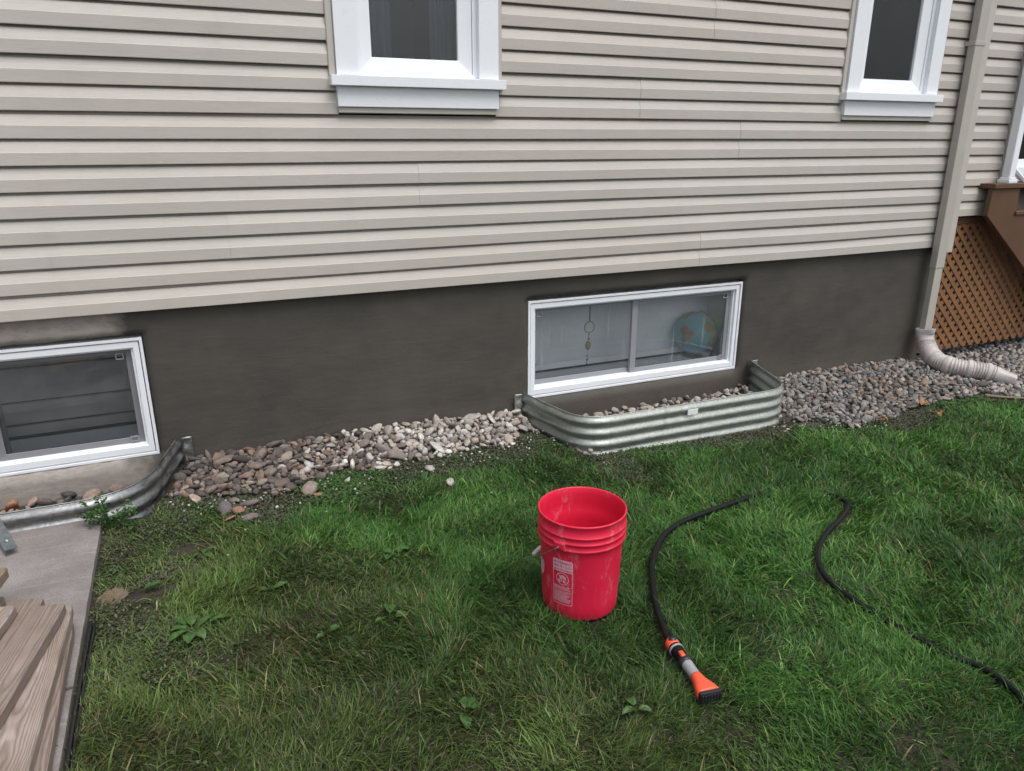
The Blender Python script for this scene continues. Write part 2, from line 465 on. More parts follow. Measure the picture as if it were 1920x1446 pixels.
xs = np.concatenate(([-60, -20, -8, -4], np.arange(-2.2, 7.61, 0.045), [12, 25, 60])); ys = np.concatenate(([-60, -25, -10, -6], np.arange(-4.2, 0.81, 0.045), [3, 8, 30, 60]))
XX, YY = np.meshgrid(xs, ys, indexing='ij')
ZZ = G(XX) + (fbm(XX * 2.2, YY * 2.2, 5) - 0.5) * 0.03 * sstep(-0.3, -0.9, YY) - 0.012
inw = ((YY > -0.585) & (XX > 1.90 - 0.19 * YY) & (XX < 3.62 + 0.30 * YY)) | ((YY > -0.585) & (XX > -1.98 - .25 * YY) & (XX < -0.165 + 0.26 * YY)) | ((YY > 0.06) & (XX > -3.9))
ZZ = np.where(inw, -0.42, ZZ)
nx, ny = XX.shape
idx = np.arange(nx * ny).reshape(nx, ny)
F = np.stack([idx[:-1, :-1], idx[1:, :-1], idx[1:, 1:], idx[:-1, 1:]], -1).reshape(-1, 4)
lawn = npmesh('lawn', np.stack([XX, YY, ZZ], -1).reshape(-1, 3), F.ravel(), np.full(len(F), 4), M['soil'], smooth=True)
tag(lawn, 'uneven lawn ground in front of the house', 'lawn', kind='structure')

# ------------------------------------------------------------------ house
house = empty('house')
tag(house, 'house wall with beige vinyl siding above a dark parged foundation', 'house')
HC = 0.1143; Z0 = 0.77
PROF = [(0.018, 0.003), (-0.012, 0.0), (-0.0180, 0.0012), (-0.0186, 0.004), (-0.0196, 0.030), (-0.0206, 0.0545), (-0.0190, 0.0570), (-0.0122, 0.0785), (-0.0062, 0.1003), (-0.0040, 0.1018), (0.002, 0.1022), (0.012, 0.1024), (0.016, 0.1175)]
def siding_panel(x0, x1, k0, k1, proud=0.0):
    n = max(2, int((x1 - x0) / 0.12) + 1)
    X = np.linspace(x0, x1, n)
    vs, fs = [], []
    for k in range(k0, k1):
        rows = []
        zb = Z0 + k * HC
        for (y, z) in PROF:
            row = []
            for x in X:
                wy = (vnoise(x * 1.3, k * 3.7 + z * 4, 2) - 0.5) * 0.0045 if y < 0.011 else 0.0
                wz = (vnoise(x * 0.9, k * 5.1, 4) - 0.5) * 0.005
                row.append(len(vs)); vs.append((x, y + wy - proud, zb + z + wz))
            rows.append(row)
        for a, b in zip(rows[:-1], rows[1:]):
            for i in range(n - 1):
                fs.append((a[i], a[i + 1], b[i + 1], b[i]))
        # thin end returns so seams and cut ends show an edge
        for e in (0, n - 1):
            pr = [vs[r[e]] for r in rows]
            for i in range(1, len(pr) - 2):
                q = []
                for p in (pr[i], pr[i + 1]): q.append(len(vs)); vs.append(p)
                for p in (pr[i + 1], pr[i]): q.append(len(vs)); vs.append((p[0], p[1] + 0.0016 + proud, p[2]))
                fs.append(tuple(q))
    me = bpy.data.meshes.new('siding_panel'); me.from_pydata(vs, [], fs); me.materials.append(M['siding'])
    return link(bpy.data.objects.new('siding_panel', me), house)

WDX = (0.0, 3.397)                                   # the two tall windows
CUTS = [(0.776 + d, 1.702 + d) for d in WDX]
XL, XR = -4.0, 5.41
SEAMS = {0: 3.12, 2: 0.227, 4: 1.22, 6: 3.368, 8: 2.6, 10: -0.9, 12: 3.1, 14: 2.2, 16: 0.1, 18: 2.9, 20: 2.4, 22: 0.0, 24: 2.5}
for k in range(0, 26, 2):
    zt = Z0 + k * HC
    spans = [(XL, SEAMS[k], 0.0), (SEAMS[k] - 0.004, XR, 0.0022)]
    lo_cut = zt + 2 * HC > 1.70 and zt < 3.22
    if lo_cut:
        if zt < 1.70:                                # the course below the apron runs through, the next is cut
            for kk in (k, k + 1):
                cut = Z0 + (kk + 1) * HC > 1.70
                for a, b, pr in spans:
                    segs = [(a, b)]
                    if cut:
                        for c0, c1 in CUTS:
                            segs = [s for q in segs for s in ((q[0], min(q[1], c0 + 0.035)), (max(q[0], c1 - 0.035), q[1])) if s[1] - s[0] > 0.02]
                    for s0, s1 in segs: siding_panel(s0, s1, kk, kk + 1, pr)
        else:
            for a, b, pr in spans:
                segs = [(a, b)]
                for c0, c1 in CUTS:
                    segs = [s for q in segs for s in ((q[0], min(q[1], c0)), (max(q[0], c1), q[1])) if s[1] - s[0] > 0.02]
                for s0, s1 in segs: siding_panel(s0, s1, k, k + 2, pr)
    else:
        for a, b, pr in spans: siding_panel(a, b, k, k + 2, pr)
# siding of the entrance bay right of the downspout
for k in range(2, 26, 2):
    siding_panel(5.555, 5.875 if k == 2 else 5.965, k, k + 2)
box('sheathing', XL, 5.40, 0.045, 0.06, 3.22, 3.74, M['shell_brown'], house)
box('sheathing', 5.42, 6.02, 0.045, 0.06, Z0 + 2 * HC, 3.74, M['shell_brown'], house)
for a, b, c, d in ((XL, 0.80, 0.77, 3.22), (1.66, 4.205, 0.77, 3.22), (5.055, 5.40, 0.77, 3.22), (0.80, 1.66, 0.77, 1.76), (4.205, 5.055, 0.77, 1.76)):
    box('sheathing', a, b, 0.045, 0.06, c, d, M['shell_brown'], house)
box('corner_trim', 5.405, 5.56, -0.028, 0.03, 0.725, 3.74, M['trim_beige'], house, 0.004, 2)
box('end_trim', 5.878, 5.925, -0.034, 0.03, 0.99, 1.215, M['trim_beige'], house, 0.003)
box('end_trim', 5.967, 6.005, -0.032, 0.03, 1.235, 3.74, M['trim_beige'], house, 0.003)
# unseen roof slab, eave, walls and bay floor, added to block skylight
bm = bmesh.new()
add_box(bm, -4.4, 8.6, -0.35, 7.0, 3.742, 3.86)
obj('eave', bm, M['trim_white'], house)
bm = bmesh.new()
add_box(bm, XL - 0.06, XL - 0.005, 0.0, 7, -0.5, 3.74); add_box(bm, 8.2, 8.3, 0.7, 7, -0.5, 3.74); add_box(bm, XL, 8.2, 6.9, 7.0, -0.5, 3.74)
add_box(bm, 5.44, 8.19, 0.062, 6.8, 0.93, 0.985); add_box(bm, 8.0, 8.1, -0.02, 0.9, -0.5, 0.925)
obj('outer_wall', bm, M['shell_brown'], house)

def tall_window(dx):
    # casing boards stand proud of the siding
    cs = ring('window', 0.809 + dx, 1.675 + dx, 1.869, 3.22, 0.111, 0.111, 0.0005, 0.11, -0.045, 0.03, M['trim_white'], house, 0.0025)
    cs.data.materials[0] = M['trim_white']
    ring('frame', 0.915 + dx, 1.567 + dx, 1.872, 3.12, 0.022, 0.027, 0.024, 0.02, -0.012, 0.06, M['pvc_white'], cs, 0.002)
    ring('sash', 0.938 + dx, 1.539 + dx, 1.8965, 3.10, 0.064, 0.074, 0.066, 0.06, -0.004, 0.045, M['pvc_white'], cs, 0.004, 0.014)
    box('pane', 0.995 + dx, 1.472 + dx, 0.028, 0.031, 1.955, 3.045, M['glass_clear'], cs)
    sl = box('sill', 0.774 + dx, 1.706 + dx, -0.078, -0.012, 1.8205, 1.868, M['trim_white'], cs, 0.003, 2)
    box('apron', 0.806 + dx, 1.675 + dx, -0.046, 0.02, 1.7235, 1.8195, M['trim_white'], cs, 0.003, 2)
    box('undersill_trim', 0.808 + dx, 1.668 + dx, -0.034, 0.03, 1.694, 1.7225, M['trim_beige'], cs, 0.003)
    for a, b in ((0.774, 0.8075), (1.6765, 1.700)):
        box('side_channel', a + dx, b + dx, -0.031, 0.03, 1.8695, 3.22, M['trim_beige'], cs, 0.003)
    # closed room box added to keep the panes dark: back wall, sides
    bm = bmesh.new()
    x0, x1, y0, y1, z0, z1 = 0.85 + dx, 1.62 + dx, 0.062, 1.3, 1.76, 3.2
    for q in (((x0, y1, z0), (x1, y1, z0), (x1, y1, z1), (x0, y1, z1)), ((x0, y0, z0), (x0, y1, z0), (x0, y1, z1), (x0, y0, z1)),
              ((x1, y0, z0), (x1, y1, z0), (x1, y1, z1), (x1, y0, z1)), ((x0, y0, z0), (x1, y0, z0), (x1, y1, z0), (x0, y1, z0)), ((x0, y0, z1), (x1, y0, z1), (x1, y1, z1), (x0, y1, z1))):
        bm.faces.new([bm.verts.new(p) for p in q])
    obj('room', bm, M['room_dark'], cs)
    bm = bmesh.new()  # bluish strips imitate the frame reflection and pale band in the glass
    for s, xa in ((1, 1.36), (-1, 0.93)):
        pts = []
        for i in range(25):
            x = xa + dx + i * 0.009; pts.append((x, 0.16 + 0.012 * math.sin(i * 1.3)))
        for a, b in zip(pts[:-1], pts[1:]):
            bm.faces.new([bm.verts.new(p) for p in ((a[0], a[1], 1.80), (b[0], b[1], 1.80), (b[0], b[1], 3.18), (a[0], a[1], 3.18))])
    obj('curtain', bm, M['curtain_grey'], cs)
for d in WDX: tall_window(d)

# foundation wall with two window openings
OPX = (1.893, 3.560); OPZ = (-0.012, 0.646); LWX = (-1.660, -0.235)
ops = [LWX, OPX]
FX0, FX1, FZ0, FZ1 = XL, 5.43, -0.5, 0.80
def lin(a, b, st): return list(np.linspace(a, b, max(2, int((b - a) / st) + 1)))
gx = sorted(set(np.round(lin(FX0, ops[0][0], .2) + lin(ops[0][0], ops[0][1], .03) + lin(ops[0][1], ops[1][0], .03) + lin(ops[1][0], ops[1][1], .03) + lin(ops[1][1], FX1, .03), 5)))
gz = sorted(set(np.round(lin(FZ0, OPZ[0], .06) + lin(OPZ[0], OPZ[1], .03) + lin(OPZ[1], FZ1, .03), 5)))
vs, fs, vid = [], [], {}
def fv(i, j):
    if (i, j) not in vid:
        x, z = gx[i], gz[j]
        d = (fbm(x * 3, z * 5, 8) - 0.5) * 0.010 + (fbm(x * 14, z * 14, 9) - 0.5) * 0.003
        ex = ez = 0
        for a, b in ops:
            if (abs(x - a) < 1e-4 or abs(x - b) < 1e-4) and OPZ[0] - .001 <= z <= OPZ[1] + .001: ex = (vnoise(x, z * 25, 3) - .5) * .006; d += 0.007
            if (abs(z - OPZ[0]) < 1e-4 or abs(z - OPZ[1]) < 1e-4) and a - .001 <= x <= b + .001: ez = (vnoise(x * 20, z, 6) - .5) * .008; d += 0.007
        vid[(i, j)] = len(vs); vs.append((x + ex, 0.025 + d, z + ez))
    return vid[(i, j)]
for i in range(len(gx) - 1):
    for j in range(len(gz) - 1):
        cx, cz = (gx[i] + gx[i + 1]) / 2, (gz[j] + gz[j + 1]) / 2
        if OPZ[0] < cz < OPZ[1] and any(a < cx < b for a, b in ops): continue
        fs.append((fv(i, j), fv(i + 1, j), fv(i + 1, j + 1), fv(i, j + 1)))
for a, b in ops:                                      # the reveals around the openings
    ia, ib = [int(np.argmin(np.abs(np.array(gx) - q))) for q in (a, b)]; ja, jb = [int(np.argmin(np.abs(np.array(gz) - q))) for q in OPZ]
    loop = [(i, ja) for i in range(ia, ib)] + [(ib, j) for j in range(ja, jb)] + [(i, jb) for i in range(ib, ia, -1)] + [(ia, j) for j in range(jb, ja, -1)]
    fr = [vid[q] for q in loop]; bk = []
    for q in loop:
        x, z = gx[q[0]], gz[q[1]]
        bk.append(len(vs)); vs.append((x, 0.16, z + (0.02 if q[1] == ja else 0)))
    for k in range(len(loop)):
        n = (k + 1) % len(loop); fs.append((fr[k], fr[n], bk[n], bk[k]))
q = [len(vs) + i for i in range(4)]; vs += [(FX1, 0.025, FZ0), (FX1, 0.9, FZ0), (FX1, 0.9, FZ1), (FX1, 0.025, FZ1)]; fs.append(tuple(q))
me = bpy.data.meshes.new('foundation_wall'); me.from_pydata(vs, [], fs); me.materials.append(M['parging'])
me.polygons.foreach_set('use_smooth', [True] * len(me.polygons))
fo = link(bpy.data.objects.new('foundation_wall', me), house)
fo['label'] = 'dark fresh grey parging, paler old concrete round the left window'

def basement_window(x0, x1, mid, fogged):
    """frame outer edges x0..x1, meeting stiles at mid"""
    gm = M['glass_fogged'] if fogged else M['glass_dusty']; sm_ = M['sash_grey'] if fogged else M['sash_dark']
    fr = ring('basement_window', x0 + 0.0105, x1 - 0.0105, 0.0125, 0.606, 0.0265, 0.0265, 0.036, 0.031, 0.046, 0.15, M['pvc_white'], house, 0.003)
    ring('outer_flange', x0 - 0.009, x1 + 0.009, -0.006, 0.626, 0.0150, 0.0150, 0.0140, 0.0150, 0.040, 0.12, M['pvc_white'], fr, 0.002)
    ring('inner_stop', x0 + 0.0375, x1 - 0.0375, 0.0485, 0.5755, 0.012, 0.012, 0.010, 0.010, 0.062, 0.14, M['pvc_white'], fr, 0.002)
    ring('sash', x0 + 0.050, mid + 0.04, 0.059, 0.565, 0.030, 0.040, 0.030, 0.026, 0.112, 0.132, sm_, fr, 0.003, 0.005)
    ring('sash', mid - 0.022, x1 - 0.050, 0.059, 0.565, 0.046, 0.030, 0.030, 0.026, 0.084, 0.106, sm_, fr, 0.003, 0.005)
    box('pane', x0 + 0.075, mid + 0.005, 0.121, 0.124, 0.085, 0.542, gm, fr)
    box('pane', mid + 0.020, x1 - 0.076, 0.094, 0.097, 0.085, 0.542, gm, fr)
    for cx, cz in ((x1 - 0.105, 0.530), (x0 + 0.085, 0.530), (x1 - 0.10, 0.083)):
        ring('screen_clip', cx - 0.019, cx + 0.019, cz - 0.016, cz + 0.016, 0.005, 0.005, 0.005, 0.005, 0.074, 0.080, M['sash_grey'], fr, 0.0008)
    bm = bmesh.new(); add_box(bm, mid - 0.008, mid + 0.016, 0.066, 0.083, 0.25, 0.35, 0.004, 2); add_box(bm, mid + 0.010, mid + 0.030, 0.058, 0.083, 0.275, 0.325, 0.004, 2)
    if not fogged: obj('latch', bm, M['sticker'], fr)
    else: bm.free()
    # deep inner reveal of the basement wall
    wm = M['inner_sill'] if fogged else M['room_grey']
    x0, x1, y1 = x0 + 0.022, x1 - 0.02, (0.36 if fogged else 0.42)
    box('inner_sill', x0, x1, 0.151, y1, 0.0, 0.055, wm, fr)
    bm = bmesh.new()
    add_box(bm, x0 - 0.03, x0 - 0.001, 0.151, y1, 0.0, 0.66); add_box(bm, x1 + 0.001, x1 + 0.03, 0.151, y1, 0.0, 0.66); add_box(bm, x0 - 0.03, x1 + 0.03, 0.151, y1, 0.662, 0.70)
    obj('inner_reveal', bm, M['room_grey'], fr)
    if fogged:
        box('back_panel', x0 - 0.03, x1 + 0.03, y1 + 0.001, y1 + 0.02, 0.0, 0.7, M['room_grey'], fr)
        box('back_rail', x0, x1, y1 - 0.022, y1, 0.072, 0.115, M['inner_sill'], fr, 0.004)
        box('back_gasket', x0, x1, y1 - 0.012, y1, 0.0555, 0.0715, M['rubber_black'], fr)
    else:
        zz = [0.056, 0.125, 0.25, 0.44, 0.70]  # stepped horizontal bands behind the left pane
        for a, b in zip(zz[:-1], zz[1:]):
            box('back_board', x0 - 0.03, x1 + 0.03, y1 - 0.004, y1 + 0.02, a + 0.004, b - 0.006, M['board_grey'], fr, 0.004)
        box('back_gasket', x0, x1, y1 - 0.03, y1 - 0.006, 0.0555, 0.066, M['rubber_black'], fr)
        box('back_panel', x0 - 0.03, x1 + 0.03, y1 + 0.021, y1 + 0.03, 0.0, 0.7, M['room_dark'], fr)
    return fr
wr = basement_window(1.908, 3.545, 2.706, True); wr['label'] = 'basement window with fogged glass and a globe behind it'
wl = basement_window(LWX[0] + 0.015, LWX[1] - 0.015, -0.945, False); wl['label'] = 'darker basement window at the left edge'

# white glazed opening of the entrance bay, at the right edge
dw = ring('window', 6.007, 7.0, 1.30, 3.3, 0.085, 0.085, 0.06, 0.08, -0.03, 0.04, M['trim_white'], house, 0.003)
ring('sash', 6.093, 6.914, 1.361, 3.219, 0.05, 0.05, 0.06, 0.05, -0.006, 0.03, M['pvc_white'], dw, 0.003, 0.008)
box('pane', 6.135, 6.87, 0.018, 0.021, 1.415, 3.175, M['glass_clear'], dw)
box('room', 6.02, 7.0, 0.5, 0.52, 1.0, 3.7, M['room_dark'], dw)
bm = bmesh.new(); add_box(bm, 6.03, 6.99, 0.0, 0.04, 1.25, 1.298); add_box(bm, 7.001, 8.2, 0.0, 0.05, 1.25, 3.74); add_box(bm, 6.006, 7.0, 0.0, 0.05, 3.301, 3.74)
obj('entrance_panel', bm, M['trim_white'], house)

# ------------------------------------------------------------------ globe and hanging ornament inside the right window
gl = empty('desk_globe', (3.345, 0.262, 0.0555))
tag(gl, 'small blue desk globe standing inside the right basement window', 'globe')
CONT = [  # rough outlines, (lon, lat)
    [(-80, 8), (-70, 12), (-60, 9), (-50, 0), (-35, -7), (-40, -20), (-48, -27), (-58, -36), (-66, -45), (-70, -54), (-75, -50), (-73, -35), (-71, -18), (-81, -5)],
    [(-17, 15), (-10, 30), (0, 36), (10, 37), (20, 32), (33, 31), (43, 12), (51, 11), (40, -5), (40, -16), (33, -28), (20, -35), (14, -22), (12, -6), (8, 4), (-8, 4)],
    [(-10, 37), (-9, 43), (-2, 44), (-4, 48), (2, 51), (8, 54), (12, 55), (20, 55), (28, 60), (22, 65), (14, 58), (5, 60), (12, 66), (25, 71), (60, 70), (120, 73), (170, 68), (150, 58), (135, 45), (122, 38), (120, 25), (105, 12), (98, 15), (88, 22), (78, 8), (70, 22), (58, 25), (48, 30), (36, 36), (27, 38), (18, 42), (12, 44), (3, 42), (-2, 37)],
    [(-165, 62), (-140, 70), (-110, 70), (-85, 70), (-75, 62), (-60, 55), (-65, 46), (-75, 38), (-81, 28), (-90, 30), (-97, 24), (-92, 16), (-83, 9), (-95, 15), (-106, 22), (-117, 32), (-124, 42), (-130, 55), (-150, 60)],
    [(-55, 61), (-45, 60), (-22, 70), (-20, 80), (-40, 83), (-65, 80), (-55, 70)], [(115, -22), (130, -12), (142, -11), (153, -27), (146, -39), (130, -32), (116, -34)]]
CCOL = [(0.36, 0.16, 0.11), (0.36, 0.19, 0.11), (0.30, 0.28, 0.12), (0.42, 0.16, 0.13), (0.44, 0.14, 0.12), (0.4, 0.3, 0.1)]
def inpoly(x, y, P):
    c = False; j = len(P) - 1
    for i in range(len(P)):
        if (P[i][1] > y) != (P[j][1] > y) and x < (P[j][0] - P[i][0]) * (y - P[i][1]) / (P[j][1] - P[i][1]) + P[i][0]: c = not c
        j = i
    return c
nu, nv, gr = 120, 60, 0.152
LON0 = -28                                            # the mid Atlantic faces the pane
tilt = Matrix.Rotation(R(18), 4, 'Y') @ Matrix.Rotation(R(-8), 4, 'X')
vs, cs, fs = [], [], []
for j in range(nv + 1):
    la = -90 + 180 * j / nv
    for i in range(nu):
        lo = -180 + 360 * i / nu
        a = R(lo - LON0) + R(-90 - 32)                # towards -y and a bit to -x, where the camera stands
        p = tilt @ Vector((math.cos(R(la)) * math.cos(a), math.cos(R(la)) * math.sin(a), math.sin(R(la))))
        vs.append(p * gr + Vector((0, 0, 0.178)))
        c = (0.22, 0.48, 0.62)
        for P, k in zip(CONT, CCOL):
            if inpoly(lo, la, P):
                c = k if vnoise(lo * .12, la * .12, 4) < 0.55 else (0.34, 0.30, 0.14)
        cs.append(c)
for j in range(nv):
    for i in range(nu):
        fs.append((j * nu + i, j * nu + (i + 1) % nu, (j + 1) * nu + (i + 1) % nu, (j + 1) * nu + i))
t = NT('globe_print'); t.set(t.n('Attribute', attribute_name='tint').outputs['Color'], 0.35); M['globe'] = t.m
npmesh('ball', np.array(vs), np.array(fs).ravel(), np.full(len(fs), 4), M['globe'], gl, np.array(cs), True)
bm = bmesh.new()
pts = [tilt @ Vector((math.cos(a) * 0.163, 0.0, math.sin(a) * 0.163)) + Vector((0, 0, 0.178)) for a in np.linspace(R(-90), R(90), 30)]
add_tube(bm, pts, 0.005, 8); obj('meridian_arm', bm, M['wire'], gl, True)
bm = bmesh.new(); add_lathe(bm, [(0.0, 0.0), (0.075, 0.0), (0.078, 0.006), (0.06, 0.012), (0.012, 0.016), (0.010, 0.03), (0.0, 0.03)], 32); obj('base', bm, M['plastic_dark'], gl, True)

oc = empty('hanging_ornament', (2.395, 0.146, 0.545))
tag(oc, 'hanging ring ornament with dark beads behind the fogged left pane', 'ornament')
bm = bmesh.new(); add_tube(bm, [(0, 0, 0), (0, 0, -0.115)], 0.004, 6); obj('string', bm, M['bead_dark'], oc)
bm = bmesh.new(); add_tube(bm, [(0.037 * math.cos(a), 0, -0.152 + 0.037 * math.sin(a)) for a in np.linspace(0, 2 * math.pi, 33)], 0.0038, 6, False)
add_tube(bm, [(-0.03, 0, -0.145), (0.0, 0, -0.16), (0.03, 0, -0.145)], 0.001, 5); obj('ring', bm, M['string_tan'], oc, True)
bm = bmesh.new(); add_tube(bm, [(0, 0, -0.189), (-0.006, 0, -0.30), (-0.012, 0, -0.42)], 0.001, 5); obj('thread', bm, M['string_tan'], oc)
for z, r in ((-0.20, .006), (-0.215, .004), (-0.232, .007), (-0.345, .005), (-0.36, .004), (-0.375, .007), (-0.39, .004), (-0.405, .006)):
    bm = bmesh.new(); bmesh.ops.create_icosphere(bm, subdivisions=2, radius=r, matrix=Matrix.Translation((-(-z - .19) * .055 + random.uniform(-.004, .004), 0, z))); obj('bead', bm, M['bead_dark'], oc, True)
bm = bmesh.new(); bmesh.ops.create_icosphere(bm, subdivisions=2, radius=0.02, matrix=Matrix.Translation((-0.006, 0, -0.275)) @ Matrix.Diagonal((1, .35, 1.7, 1))); obj('feather', bm, M['string_tan'], oc, True)

# ------------------------------------------------------------------ window wells of corrugated steel
def rounded(pts, rad, n=9):
    out = []
    P = [Vector((*p, 0)) for p in pts]
    for i, p in enumerate(P):
        if i == 0 or i == len(P) - 1: out.append(p); continue
        a = (P[i - 1] - p).normalized(); b = (P[i + 1] - p).normalized()
        s, e = p + a * rad, p + b * rad
        for k in range(n + 1):
            q = k / n; out.append((1 - q) ** 2 * s + 2 * q * (1 - q) * p + q * q * e)
    return out
def resample(pts, st):
    out = [pts[0]]
    for a, b in zip(pts[:-1], pts[1:]):
        n = max(1, int(round((b - a).length / st)))
        for k in range(1, n + 1): out.append(a.lerp(b, k / n))
    return out
def window_well(name, path, zt, label, gv, sticker=False):
    path = resample(path, 0.045)
    root = empty(name, (float(np.mean([p.x for p in path])), -0.3, -0.45)); tag(root, label, 'window well', 'window wells')
    rl = root.location
    zb = -0.45; n = int((zt - zb) / 0.0068)
    bm = bmesh.new(); rows = []
    L = 0; cum = [0]
    for a, b in zip(path[:-1], path[1:]): L += (b - a).length; cum.append(L)
    for j in range(n + 1):
        z = zb + (zt - zb) * j / n
        row = []
        for i, p in enumerate(path):
            t = (path[min(i + 1, len(path) - 1)] - path[max(i - 1, 0)]).normalized(); nr = Vector((t.y, -t.x, 0))
            off = 0.0085 * math.cos(2 * math.pi * (zt - z - 0.034) / 0.070) + (vnoise(cum[i] * 2.2, z * 4, 3) - .5) * .006
            row.append(bm.verts.new(p + nr * off + Vector((0, 0, z + (vnoise(cum[i] * 1.7, 1.0, 5) - .5) * .006)) - rl))
        rows.append(row)
    for a, b in zip(rows[:-1], rows[1:]):
        for i in range(len(path) - 1): bm.faces.new((a[i], a[i + 1], b[i + 1], b[i]))
    o = obj('corrugated_wall', bm, gv, root, True)
    s = o.modifiers.new('thick', 'SOLIDIFY'); s.thickness = 0.0016; s.offset = 0
    bm = bmesh.new()
    add_tube(bm, [p + Vector((0, 0, zt + (vnoise(cum[i] * 1.7, 1.0, 5) - .5) * .006 + 0.001)) + (Vector(((path[min(i + 1, len(path) - 1)] - path[max(i - 1, 0)]).normalized().y, -(path[min(i + 1, len(path) - 1)] - path[max(i - 1, 0)]).normalized().x, 0)) * (-0.0084)) - rl for i, p in enumerate(path)], 0.0034, 8)
    obj('rolled_rim', bm, gv, root, True)
    # fixing flanges bent back along the wall
    for e, d in ((0, -1), (-1, 1)):
        p = path[e]
        bm = bmesh.new(); m = 26; A = []
        for j in range(m + 1):
            z = zt - 0.30 * j / m
            A.append([bm.verts.new(Vector((p.x + d * u, p.y - 0.012 + 0.006 * math.cos(2 * math.pi * (zt - z - .034) / .07) * (1 - u / .06), z)) - rl) for u in (0.004, 0.02, 0.04, 0.056)])
        for a, b in zip(A[:-1], A[1:]):
            for i in range(3): bm.faces.new((a[i], a[i + 1], b[i + 1], b[i]))
        f = obj('flange', bm, gv, root, True); s = f.modifiers.new('thick', 'SOLIDIFY'); s.thickness = 0.002
    # vertical overlap seams and the maker's sticker
    if sticker:
        box('sticker', 2.66 - rl.x, 2.735 - rl.x, -0.6075 - rl.y, -0.6035 - rl.y, -0.012 - rl.z, 0.022 - rl.z, M['sticker'], root, 0.001)
    return root
rw = rounded([(1.845, 0.012), (1.96, -0.58), (3.475, -0.60), (3.665, 0.012)], 0.20)
window_well('window_well', rw, 0.052, 'corrugated steel window well below the fogged basement window', M['galv'], True)
lw = rounded([(-2.0, 0.012), (-1.83, -0.63), (-0.30, -0.615), (-0.135, 0.012)], 0.27)
window_well('window_well', lw, 0.082, 'corrugated steel window well at the left edge, beside the leafy weed', M['galv_new'])

# ------------------------------------------------------------------ downspout with flexible extension
ds = empty('downspout', (5.36, -0.03, -0.1)); tag(ds, 'beige downspout ending in a ribbed flexible extension on the stones', 'downspout')
def dsbox(name, *a, **k):
    o = box(name, *a, **k); o.location = (-5.36, 0.03, 0.1); return o
dsbox('pipe', 5.308, 5.402, -0.100, -0.042, 0.62, 3.72, M['spout_beige'], ds, bev=0.008, seg=2)
dsbox('lower_pipe', 5.313, 5.397, -0.096, -0.045, 0.08, 0.68, M['spout_beige'], ds, bev=0.007, seg=2)
dsbox('strap', 5.300, 5.410, -0.103, 0.0, 2.2, 2.23, M['spout_beige'], ds, bev=0.002)
# funnel: square to round
cl = catmull([(5.352, -0.074, 0.135), (5.348, -0.084, 0.075), (5.325, -0.135, 0.0), (5.295, -0.235, -0.066), (5.285, -0.36, -0.084), (5.345, -0.465, -0.088), (5.44, -0.568, -0.100), (5.505, -0.655, -0.120), (5.550, -0.722, -0.134)], 22)
cum = [0]
for a, b in zip(cl[:-1], cl[1:]): cum.append(cum[-1] + (b - a).length)
LT = cum[-1]
def ext_ring(bm, i, s):
    """cross-section i of the extension: square mouth, round ribbed body, squarish flattened outlet"""
    p = cl[i]; t = (cl[min(i + 1, len(cl) - 1)] - cl[max(i - 1, 0)]).normalized()
    a = Vector((0.83, 0.55, 0)); a = (a - t * a.dot(t)).normalized(); b = t.cross(a)
    f = s / LT
    sq = max(1 - f / 0.13, 0) if f < 0.5 else max((f - 0.84) / 0.16, 0) * 0.9
    r0 = 0.064; rib = 0.0
    if 0.13 < f < 0.84:
        blank = any(abs(f - q) < 0.016 for q in (0.30, 0.475, 0.64, 0.78))
        rib = 0.0 if blank else 0.0065 * math.sin(s * 2 * math.pi / 0.019)
        if blank: rib = 0.009
    w = r0 * (1.22 - 2.4 * f if f < 0.09 else 1.0); hgt = w
    if f > 0.82: k = (f - 0.82) / 0.18; w = r0 * (1 - 0.22 * k); hgt = r0 * (1 - 0.42 * k)
    row = []
    for k in range(28):
        th = 2 * math.pi * k / 28; cx, sy = math.cos(th), math.sin(th)
        m = 1 / max(abs(cx), abs(sy)) * 0.90
        q = (1 - sq) + sq * m
        row.append(bm.verts.new(p + (a * cx * (w + rib) + b * sy * (hgt + rib)) * q - Vector((5.36, -0.03, -0.1))))
    return row
t = NT('extension_vinyl'); c = t.coord()
col = t.ramp(t.noise(c, 14, 6, 0.7), [(0.3, (0.36, 0.335, 0.325)), (0.6, (0.52, 0.49, 0.475))])
M['ext'] = t.set(col, 0.5, 0, None, 0.4)
# finer resampling so every rib has a few rings
fine = []
for i, (a, b) in enumerate(zip(cl[:-1], cl[1:])):
    n = max(1, int((b - a).length / 0.0031))
    for k in range(n): fine.append(a.lerp(b, k / n))
cl = fine + [cl[-1]]
cum = [0]
for a, b in zip(cl[:-1], cl[1:]): cum.append(cum[-1] + (b - a).length)
LT = cum[-1]
for nm, f0, f1 in (('funnel', 0.0, 0.13), ('ribbed_tube', 0.13, 0.84), ('outlet', 0.84, 1.0)):
    bm = bmesh.new(); rows = [ext_ring(bm, i, cum[i]) for i in range(len(cl)) if f0 - 0.002 <= cum[i] / LT <= f1 + 0.002]
    for a, b in zip(rows[:-1], rows[1:]):
        for k in range(28): bm.faces.new((a[k], a[(k + 1) % 28], b[(k + 1) % 28], b[k]))
    o = obj(nm, bm, M['ext'], ds, True)
    if nm != 'ribbed_tube': s = o.modifiers.new('thick', 'SOLIDIFY'); s.thickness = 0.003

